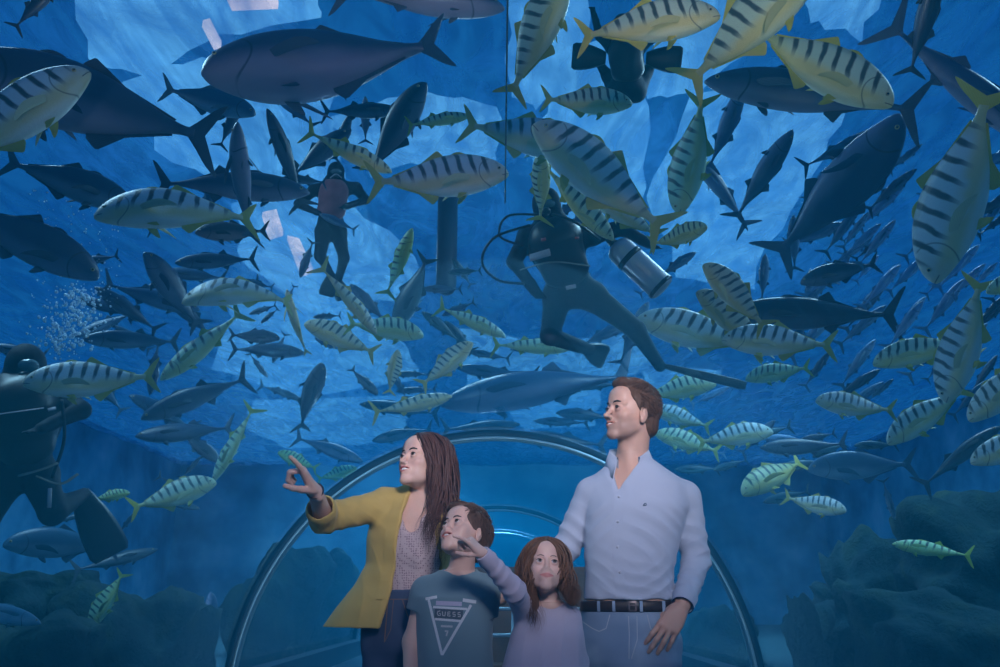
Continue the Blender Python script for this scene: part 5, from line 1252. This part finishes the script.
# rocks of the reef
M_ROCK = None
def m_rock():
    t = NT('reef_rock'); co = t.n('ShaderNodeTexCoord').outputs['Object']
    f = t.noise(co, 2.2, 6, .65); c = t.ramp(f, [(.3, (.006, .022, .036)), (.5, (.018, .055, .070)), (.62, (.035, .075, .060)), (.75, (.07, .10, .12))])
    return t.pbr(c, .9, .15, 0, t.bump(t.noise(co, 9, 6, .7), .9, .08))
M_ROCK = m_rock()
def rock(px, py, d, r, seed, label, group=None):
    c = at_d(px, py, d); rr = random.Random(seed); K = [(np.array([rr.gauss(0, 1) for _ in range(3)])*f, rr.uniform(0, 6), a) for f, a in ((1.2, .16), (2.0, .13), (3.5, .09), (6, .05), (11, .03)) for _ in range(4)]
    V = []; n, m = 56, 36; r = np.array(r)
    for j in range(m+1):
        ph = math.pi*j/m
        for i in range(n):
            a = 2*math.pi*i/n; q = np.array([math.sin(ph)*math.cos(a), math.sin(ph)*math.sin(a), math.cos(ph)]); s_ = 1+sum(am*math.sin(k@q+p) for k, p, am in K)
            v = c+q*r*s_; v[2] = max(v[2], .02)
            e = math.hypot(v[0]-TX, v[2])
            if e < TR+.10: v[0] = TX+(v[0]-TX)*(TR+.10)/e if e > .1 else v[0]; v[2] = v[2]*(TR+.10)/e
            V.append(v)
    F = [(j*n+i, (j+1)*n+i, (j+1)*n+(i+1) % n, j*n+(i+1) % n) for j in range(m) for i in range(n)]
    o = obj('reef_rock', mesh('reef_rock', V, F), M_ROCK); keep(c, c+np.array([.01, 0, 0]), min(r)*.8); return tag(o, label, 'rock', group)
for a in ((925, 655, 8.0, (.80, .7, .55), 1, 'big dark reef rock at the lower right corner'), (1000, 590, 10.5, (.75, .8, .8), 2, 'tall dark reef rock rising at the right edge'), (860, 615, 11.5, (.75, .8, .75), 3, 'rounded reef rock left of the tall rock at right'),
          (795, 655, 9.0, (.38, .5, .4), 4, 'low reef rock just right of the ring'), (715, 640, 16, (.9, 1.0, .8), 5, 'far rock seen through the ring at its right foot'),
          (30, 655, 8.0, (.6, .7, .4), 6, 'dark reef rock at the lower left corner'), (140, 655, 9.5, (.7, .8, .5), 7, 'mossy reef rock at lower left beside the ring'),
          (285, 640, 14.5, (.7, .8, .9), 9, 'far rock seen through the ring at its left foot'), (40, 600, 13, (.9, .9, .5), 10, 'flat far reef rock below the left diver'), (325, 610, 20, (.8, 1.0, 1.1), 11, 'farther rock left of the woman inside the ring')):
    rock(*a)
# bubbles
rr = random.Random(8); m = MB()
for i in range(420):
    u = rr.random(); px = 82-20*u+rr.gauss(0, 9+8*(1-abs(2*u-1))); py = 290+62*u+rr.gauss(0, 5)
    m.ball(at_d(px, py, 5.6+rr.gauss(0, .05)), rr.uniform(.003, .012), 6, 4)
for i in range(160): m.ball(at_d(rr.uniform(30, 120), rr.uniform(190, 300), 5.5+rr.uniform(0, .5)), rr.uniform(.0025, .006), 6, 4)
t = NT('bubble_air'); BUB = t.pbr((.75, .88, .95), .15, .8)
tag(m.build('bubbles', BUB), 'rising cloud of white air bubbles above the left diver', 'bubbles', kind='stuff'); keep(at_d(82, 290, 5.6), at_d(62, 350, 5.6), .12)
# railing in the tunnel, behind the children
e = empty('railing', (0, 0, 0), 'thin steel railing in the tunnel, between the two children', 'railing')
for z in (.98, .78, .2): MB().tube([(-.55, 7.2, z), (1.2, 7.2, z)], .014, 8).build('rail', LIP, e)
for x in (-.5, -.12, .1, .3, .6, 1.15): MB().tube([(x, 7.2, 0), (x, 7.2, .98)], .010 if abs(x) < .5 else .016, 8).build('post', LIP, e)
e = empty('bench', (0, 0, 0), 'low brown wooden bench behind the railing in the tunnel', 'bench'); WOOD = simple('bench_wood', (.20, .09, .05), .6, .3, 0, 6, .5)
MB().box((-.5, 8.0, .42), (1.1, 8.45, .5)).build('seat', WOOD, e, False); MB().box((-.5, 8.40, .5), (1.1, 8.46, 1.35)).build('backrest', WOOD, e, False)
for x in (-.42, .94): MB().box((x, 8.05, 0), (x+.08, 8.42, .42)).build('leg', WOOD, e, False)

# lamps over the tank, seen through the water
LAMP = NT('flood_lamp'); e_ = LAMP.n('ShaderNodeEmission', None, Color=(1, .78, .86), Strength=1.25); LAMP.t.links.new(e_.outputs[0], LAMP.out.inputs[0])
for poly, lab in (([(202, 27), (209, 25), (221, 48), (214, 50)], 'narrow pinkish lamp above the water left of the huge pale-throated fish'), ([(226, -2), (274, -5), (278, 9), (232, 11)], 'wide pinkish lamp above the water at the top edge'),
                  ([(262, 217), (276, 214), (283, 236), (269, 240)], 'short pinkish lamp above the water near the distant diver'), ([(287, 240), (299, 243), (313, 273), (301, 277)], 'longer pinkish lamp just below the short one near the distant diver')):
    P = [at_z(x, y, 7.75) for x, y in poly]; n = 4; V = [tuple(p) for p in P]+[(p[0], p[1], p[2]+.1) for p in P]
    F = [tuple(range(n)), tuple(range(n, 2*n))[::-1]]+[(k, (k+1) % n, (k+1) % n+n, k+n) for k in range(n)]
    tag(obj('ceiling_light', mesh('ceiling_light', V, F, False), LAMP.m), lab, 'lamp')
# ================================================================ FISH IN THEIR PLACES
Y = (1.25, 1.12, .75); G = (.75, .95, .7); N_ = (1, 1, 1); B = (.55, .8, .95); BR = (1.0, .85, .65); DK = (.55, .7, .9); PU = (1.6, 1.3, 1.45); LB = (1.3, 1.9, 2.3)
def S(hx, hy, tx, ty, ex, label, **k): return fish(k.pop('sp', 'trevally'), 'striped', hx, hy, tx, ty, ex, label, **k)
def D(hx, hy, tx, ty, ex, label, **k): return fish(k.pop('sp', 'giant'), 'dark', hx, hy, tx, ty, ex, label, **k)
# --- near striped fish
S(88, 70, -75, 175, .25, 'large striped fish cut off by the left edge, its pale face over a dark fish', roll=30)
S(93, 208, 262, 210, .3, 'arched silver striped fish with a yellow belly at left, below the big dark fish', bend=-35, roll=40)
S(181, 293, 300, 290, .3, 'pale arched fish with four short black bars and a drooping tail', bend=-60, roll=45)
S(23, 382, 160, 378, .3, 'yellowish striped fish passing over the left diver')
S(508, 172, 366, 185, .4, 'long striped fish facing right with a wide yellow forked tail, top centre')
S(720, 12, 575, 36, .25, 'fish with a golden face facing right at the top edge', col=Y, roll=28)
S(822, -45, 684, 88, .2, 'bright yellow striped fish diving out of the top edge, tail towards the centre', col=Y, up=-1, roll=5)
S(893, 104, 745, 28, .3, 'yellow fish with black bars bending down to the right at the top', col=Y, bend=-25, roll=20)
S(930, 282, 992, 82, .2, 'large striped fish swimming straight down at the right edge, pectoral fin spread', up=-1, roll=8, bend=10)
S(535, 123, 668, 235, .35, 'big grey striped fish slanting over the central diver', roll=15)
S(632, 103, 540, 100, .6, 'greenish striped fish with a raised back above the central diver', col=G, bend=-12)
S(590, 150, 460, 122, .9, 'dim blue striped fish behind the slanting grey fish, tail to the left', col=B)
S(541, 150, 541, 222, .5, 'small golden fish swimming straight up above the diver', sp='tuna', col=Y, yaw=40, up=-1, roll=20)
S(614, 240, 540, 162, .95, 'olive fish slanting down towards the silver tank', sp='tuna', col=Y, up=1, roll=-10)
S(392, 172, 303, 130, .6, 'yellow fish seen from behind with a thin tail, left of the long striped fish', sp='tuna', col=Y)
S(678, 214, 706, 92, .8, 'grey green fish swimming down beside the bright patch of light', col=G, up=-1)
S(708, 226, 650, 246, .6, 'small olive fish with yellow fins right of the silver tank', col=(.8, .8, .45), yaw=25)
S(705, 263, 768, 330, .35, 'upper of two brown fish lying across one another right of the diver', col=BR, roll=0)
S(698, 290, 770, 352, .9, 'lower of two brown fish lying across one another right of the diver', col=BR, roll=0)
S(637, 318, 765, 348, 1.0, 'pale blue striped fish behind the diver leg', col=(.8, .95, 1))
S(722, 338, 838, 345, .45, 'striped fish facing left with a forked tail at the right of centre')
S(716, 382, 640, 396, 1.2, 'dim striped fish under the long black swim fin', col=G)
S(745, 378, 812, 366, .8, 'dark green fish beneath the tail of the striped fish right of centre', col=(.5, .8, .6))
S(652, 408, 712, 428, 1.4, 'striped fish just behind the head of the man', col=B)
S(655, 432, 722, 452, 1.0, 'lower dim striped fish behind the head of the man', col=G)
S(773, 430, 695, 442, .9, 'silver fish with short stripes right of the man', col=(.9, 1.05, 1.1))
S(742, 492, 806, 458, .5, 'mottled yellow green striped fish above the right shoulder of the man', col=(.85, .9, .5), yaw=35, bend=-20)
S(815, 400, 896, 412, .5, 'small barred fish facing left at the right side', yaw=15, bend=15)
S(872, 362, 975, 338, .5, 'plump barred fish with a yellow green belly facing left at the right', col=(.95, 1.05, .8))
S(944, 402, 984, 275, .35, 'barred fish swimming down behind the plump fish at the right', up=-1)
S(886, 442, 970, 385, .75, 'barred fish nosing down to the left under the plump fish', col=(.85, 1, .95))
S(968, 420, 1060, 345, .4, 'barred fish cut off by the right edge at mid height')
S(970, 462, 1070, 425, .7, 'lowest pale barred fish cut off by the right edge', bend=10)
S(986, 292, 1070, 262, .6, 'small barred fish poking in at the right edge below the diving fish', col=G)
S(847, 511, 783, 498, .6, 'little round barred fish facing right above the dark reef', yaw=15)
S(892, 543, 975, 556, .8, 'slim bright green barred fish over the reef at lower right', sp='tuna', col=(.7, 1.1, .6), bend=-10)
S(216, 481, 128, 510, .6, 'barred fish with a yellow belly facing right at lower left', col=(.9, 1, .8), roll=12)
S(160, 380, 246, 310, .6, 'green striped fish swimming down beside the tail of the yellowish fish', sp='tuna', col=G, bend=12)
S(212, 482, 255, 404, 1.0, 'thin green fish pointing down, tail up, at lower left', sp='slender', col=G)
S(130, 492, 90, 500, .9, 'small green fish with a yellow forked tail near the left diver', col=(.6, .9, .5))
S(89, 628, 124, 570, .7, 'small dim green barred fish over the reef at lower left', col=(.5, .8, .5))
S(285, 290, 305, 357, .7, 'slim brown fish seen from below with both side fins out', sp='tuna', col=BR, up=-1, roll=70, bend=15)
S(378, 333, 318, 262, .5, 'slender brown fish slanting down, left of centre', sp='slender', col=BR, bend=15)
S(424, 334, 345, 322, .7, 'short striped fish facing right, left of centre', col=G)
S(305, 322, 378, 354, .9, 'brown striped fish with its mouth to the left, below the bright lamp streak', col=BR)
S(398, 350, 388, 395, 1.1, 'small brown fish hanging tail down left of centre', col=BR, up=1)
S(472, 342, 420, 388, 1.6, 'dim brown striped fish slanting up towards the centre', col=BR)
S(506, 336, 436, 305, 1.0, 'pale green fish with a raised tail in the centre', sp='tuna', col=(.8, 1, .8))
S(452, 396, 370, 414, 1.6, 'brownish slender fish facing right above the head of the woman', sp='tuna', col=BR)
S(570, 348, 490, 344, 1.5, 'faint yellow green fish in the centre under the diver', sp='tuna', col=G)
S(412, 228, 386, 298, .9, 'dark green fish rising with a yellow tail left of the hanging pipe', sp='tuna', col=(.5, .8, .4), up=-1)
S(278, 452, 318, 470, 1.2, 'small green fish just above the pointing finger of the woman', col=(.5, .9, .5))
S(357, 468, 316, 480, 1.6, 'small blue green fish right of the raised hand of the woman', col=(.4, .9, .6))
S(566, -30, 508, 100, .7, 'dim striped fish hanging tail down at the top centre', col=(.65, .75, .6), up=-1)
S(590, 190, 662, 238, 1.1, 'grey barred fish half hidden under the big slanting fish', col=(.8, .85, .8))
S(470, 115, 405, 125, 1.6, 'very faint greenish fish above the long striped fish', sp='tuna', col=(.45, .8, .6))
# --- dark fish
D(-60, 62, 222, 140, .9, 'big dark blue fish with a pinkish belly at the top left', col=(1.3, 1.05, 1.2), roll=20)
D(203, 74, 450, 52, .75, 'huge dark fish with a pale grooved throat near the top left', sp='grouper', col=(1.7, 1.35, 1.5), roll=48)
D(256, 113, 160, 88, .9, 'blue fish facing right beneath the huge pale-throated fish', col=(.8, 1.9, 2.2), roll=10)
D(135, 205, 0, 158, 1.3, 'blue fish slanting down right behind the arched striped fish', col=(.6, 1.2, 1.4))
D(100, 276, -60, 198, .8, 'big dark blue fish nosing down at the left edge', col=(.7, 1.0, 1.3), roll=5)
D(234, 122, 248, 245, 1.0, 'purple grey fish standing head up left of the distant diver', sp='tuna', col=PU, up=-1, yaw=20, roll=60)
D(268, 108, 305, 210, 1.8, 'thin dark fish standing tail up behind the purple fish', sp='slender', col=DK, up=1)
D(310, 190, 150, 180, 1.7, 'long lilac fish lying crosswise behind the purple upright fish', sp='tuna', col=PU)
D(425, 82, 368, 178, 1.6, 'dark silhouette of a fish rising at the top, left of centre', col=DK, up=-1)
D(505, 6, 330, -12, 1.0, 'grey violet belly of a large fish along the top edge', sp='whale', col=(1.9, 1.5, 1.7), roll=40)
D(705, 78, 930, 110, .95, 'grey fish with a straight belly under the yellow fish at top right', sp='tuna', col=(1.3, 1.2, 1.35), roll=25)
D(793, 130, 732, 222, 2.0, 'blue grey silhouette of a fish on the bright patch at right', sp='tuna', col=(1, 1.3, 1.6), up=1)
D(744, 86, 708, 172, 2.6, 'fainter upright fish silhouette left of the bright patch', sp='tuna', col=(1.2, 1.6, 2.0), up=1)
D(905, 118, 772, 262, 1.1, 'broad dark fish with glassy glints slanting across the right', col=(1.0, 1.2, 1.5), up=1, roll=-10)
D(880, 128, 800, 170, 2.6, 'thin blue fish crossing over the bright patch', sp='slender', col=(.8, 1.4, 1.8))
D(940, -30, 908, 78, 1.3, 'dark fish leaving the top edge at the right, tail down', sp='tuna', col=DK, up=1)
D(1050, 150, 880, 20, 1.2, 'long violet fish slanting along the top right corner', sp='slender', col=(1.6, 1.5, 1.8))
D(728, 312, 905, 316, .9, 'big navy fish facing left at the right of centre', sp='tuna', col=(.45, .6, .8), roll=10)
D(800, 282, 880, 262, 1.8, 'dark fish just above the big navy fish', col=DK)
D(145, 252, 200, 330, 1.0, 'dark blue fish diving with its back to us at left', col=(.6, 1.0, 1.3), up=1)
D(200, 310, 100, 284, 1.6, 'blue fish crossing behind the dark blue fish at left', sp='tuna', col=(.7, 1.4, 1.8))
D(240, 300, 262, 300, 2.2, 'tiny dark fish tail under the pale arched fish', sp='tuna', col=DK)
D(82, 338, 182, 342, .9, 'blue fish with a silver back above the yellowish striped fish', sp='tuna', col=(.8, 1.5, 1.8), roll=5)
D(305, 352, 228, 348, 1.2, 'blue fish facing right below the slim brown fish', sp='tuna', col=(.6, 1.0, 1.3))
D(280, 338, 228, 335, 2.0, 'dark rounded fish behind the blue fish facing right', col=DK)
D(140, 418, 252, 376, 1.0, 'long blue fish nosing down to the left at left of centre', sp='tuna', col=(.6, 1.1, 1.4), bend=-15, roll=5)
D(150, 395, 158, 340, 1.7, 'upright navy fish behind the yellow forked tail at left', sp='tuna', col=(.5, .8, 1.1), up=1)
D(135, 436, 236, 428, 1.5, 'navy fish facing left under the long blue fish', sp='tuna', col=(.5, .8, 1.1))
D(220, 462, 180, 432, 2.0, 'dark fish behind the thin green fish at lower left', col=DK)
D(322, 362, 298, 430, .9, 'dark fish with its tail streaming down, seen head on', col=(.7, .8, .9), yaw=25, up=1, roll=40)
D(378, 395, 350, 368, 1.2, 'small dark fish with spread fins above the raised hand', col=(.5, .7, .8), yaw=15, roll=40)
D(303, 400, 258, 384, 1.6, 'slim pale blue fish facing right above the raised hand', sp='slender', col=(.8, 1.6, 1.9))
D(268, 378, 248, 352, 2.4, 'small faint blue fish slanting behind others left of centre', sp='slender', col=(.8, 1.6, 1.9))
D(363, 461, 293, 436, 1.5, 'slate blue fish with its tail raised right of the pointing finger', sp='tuna', col=(1.0, 1.5, 1.9))
D(372, 440, 434, 428, 2.2, 'dark blue fish close above the head of the woman', sp='tuna', col=(.6, 1.1, 1.3))
D(3, 543, 120, 545, .8, 'silvery blue oval fish at the foot of the left diver', col=(1.2, 2.0, 2.2), roll=5)
D(158, 549, 70, 572, 1.3, 'dark mottled fish low above the reef at left', sp='slender', col=(.6, .9, 1))
D(42, 622, -60, 600, .6, 'pale blue pointed fish entering at the lower left corner', sp='tuna', col=(1.2, 2.2, 2.4))
D(212, 592, 208, 636, .8, 'small silvery fish hanging upright left of the ring', sp='trevally', col=(2.2, 2.2, 2.6), up=1)
D(808, 468, 918, 464, .6, 'silver blue fish facing left over the reef at right', sp='giant', col=(1.0, 1.8, 2.1), roll=5)
D(895, 520, 882, 478, 1.3, 'short dark fish hanging tail up under the silver blue fish', sp='slender', col=(1, 1.5, 1.7), up=1)
D(1000, 425, 918, 488, 1.2, 'dark blue fish rising to the right at the right edge', sp='slender', col=(.6, 1.1, 1.2))
D(775, 420, 740, 455, 2.2, 'dark blue fish behind the mottled yellow green fish', sp='tuna', col=(.5, .8, 1.1))
D(760, 448, 850, 445, 1.4, 'navy fish above the silver blue fish', sp='tuna', col=(.45, .75, 1.0))
D(440, 402, 640, 372, 2.6, 'very long grey blue fish lying across the centre above the ring', sp='whale', col=(1.2, 1.3, 1.6), roll=20)
D(505, 398, 560, 392, 3.4, 'slim blue fish under the long grey blue fish', sp='slender', col=(1, 1.5, 1.8))
D(556, 412, 615, 418, 1.6, 'dark fish just left of the face of the man', sp='tuna', col=(.45, .8, 1.0))
D(512, 436, 610, 444, 1.4, 'long dark fish lying along the top of the ring', sp='slender', col=(.45, .8, 1.0), bend=-20)
D(520, 424, 440, 430, 2.6, 'faint dark fish above the left part of the ring', sp='slender', col=(.5, .9, 1.0))
D(395, 330, 430, 255, 2.0, 'dark green blue fish behind the short striped fish', col=(.4, .9, .9), up=-1)
D(690, 150, 752, 230, 3.0, 'pale blue fish deep behind the bright patch', sp='slender', col=(1.2, 1.8, 2.2))
D(60, -20, 12, 30, .9, 'dark fish passing the top left corner', sp='tuna', col=DK)
D(350, 130, 290, 178, 2.4, 'dark fish above the distant diver', col=(.6, .9, 1.1))
D(195, 232, 270, 232, 1.9, 'dark red brown fish behind the pale arched fish', col=(1.6, 1.0, .9))
D(400, 110, 320, 112, 2.2, 'dark blue fish below the throat of the huge fish', sp='tuna', col=(.5, .9, 1.1))
# --- far schools
def school(n, box, ang, ln, dep, label, group, sp='slender', cols=((.6, 1.1, 1.4),), seed=1, jit=12):
    rr = random.Random(seed)
    for i in range(n):
        x = rr.uniform(box[0], box[2]); y = rr.uniform(box[1], box[3]); a = R(ang+rr.uniform(-jit, jit)); l = rr.uniform(*ln)
        dx, dy = math.cos(a)*l/2, -math.sin(a)*l/2
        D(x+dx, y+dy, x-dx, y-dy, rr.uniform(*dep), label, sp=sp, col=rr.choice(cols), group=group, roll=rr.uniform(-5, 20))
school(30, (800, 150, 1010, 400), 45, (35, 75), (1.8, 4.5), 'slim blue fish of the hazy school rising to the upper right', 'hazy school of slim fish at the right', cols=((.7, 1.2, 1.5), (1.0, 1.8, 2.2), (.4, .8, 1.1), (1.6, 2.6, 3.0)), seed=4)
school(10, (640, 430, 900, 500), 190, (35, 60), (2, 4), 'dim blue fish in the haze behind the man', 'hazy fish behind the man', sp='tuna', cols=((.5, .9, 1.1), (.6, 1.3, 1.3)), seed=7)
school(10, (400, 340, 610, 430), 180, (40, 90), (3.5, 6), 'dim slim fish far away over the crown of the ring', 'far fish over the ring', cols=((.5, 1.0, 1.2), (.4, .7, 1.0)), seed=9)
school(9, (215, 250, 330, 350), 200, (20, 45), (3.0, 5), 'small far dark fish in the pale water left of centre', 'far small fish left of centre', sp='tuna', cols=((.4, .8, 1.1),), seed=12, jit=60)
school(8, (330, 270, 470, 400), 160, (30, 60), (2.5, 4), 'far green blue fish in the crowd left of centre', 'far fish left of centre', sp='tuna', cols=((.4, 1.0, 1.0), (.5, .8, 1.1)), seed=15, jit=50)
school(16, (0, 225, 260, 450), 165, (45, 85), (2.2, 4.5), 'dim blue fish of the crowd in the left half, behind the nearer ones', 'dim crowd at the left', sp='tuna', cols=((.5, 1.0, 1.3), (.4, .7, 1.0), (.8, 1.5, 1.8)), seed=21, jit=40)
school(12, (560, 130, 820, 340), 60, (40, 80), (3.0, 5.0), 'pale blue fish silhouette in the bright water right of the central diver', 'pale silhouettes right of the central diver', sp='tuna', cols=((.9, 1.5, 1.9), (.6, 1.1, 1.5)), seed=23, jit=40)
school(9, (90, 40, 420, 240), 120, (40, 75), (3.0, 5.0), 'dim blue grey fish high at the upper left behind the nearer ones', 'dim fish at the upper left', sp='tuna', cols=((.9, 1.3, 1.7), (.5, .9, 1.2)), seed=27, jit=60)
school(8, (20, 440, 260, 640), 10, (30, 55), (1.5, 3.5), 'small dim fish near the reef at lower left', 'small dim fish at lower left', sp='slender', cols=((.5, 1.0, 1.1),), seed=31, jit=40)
school(22, (800, 170, 1010, 330), 48, (30, 70), (1.6, 4.0), 'silvery slim fish rising together at the right, highlights put into their colour', 'silvery school at the right', cols=((2.6, 3.6, 4.2), (1.8, 2.8, 3.4)), seed=41, jit=7)  # light highlights painted in as a very bright body colour
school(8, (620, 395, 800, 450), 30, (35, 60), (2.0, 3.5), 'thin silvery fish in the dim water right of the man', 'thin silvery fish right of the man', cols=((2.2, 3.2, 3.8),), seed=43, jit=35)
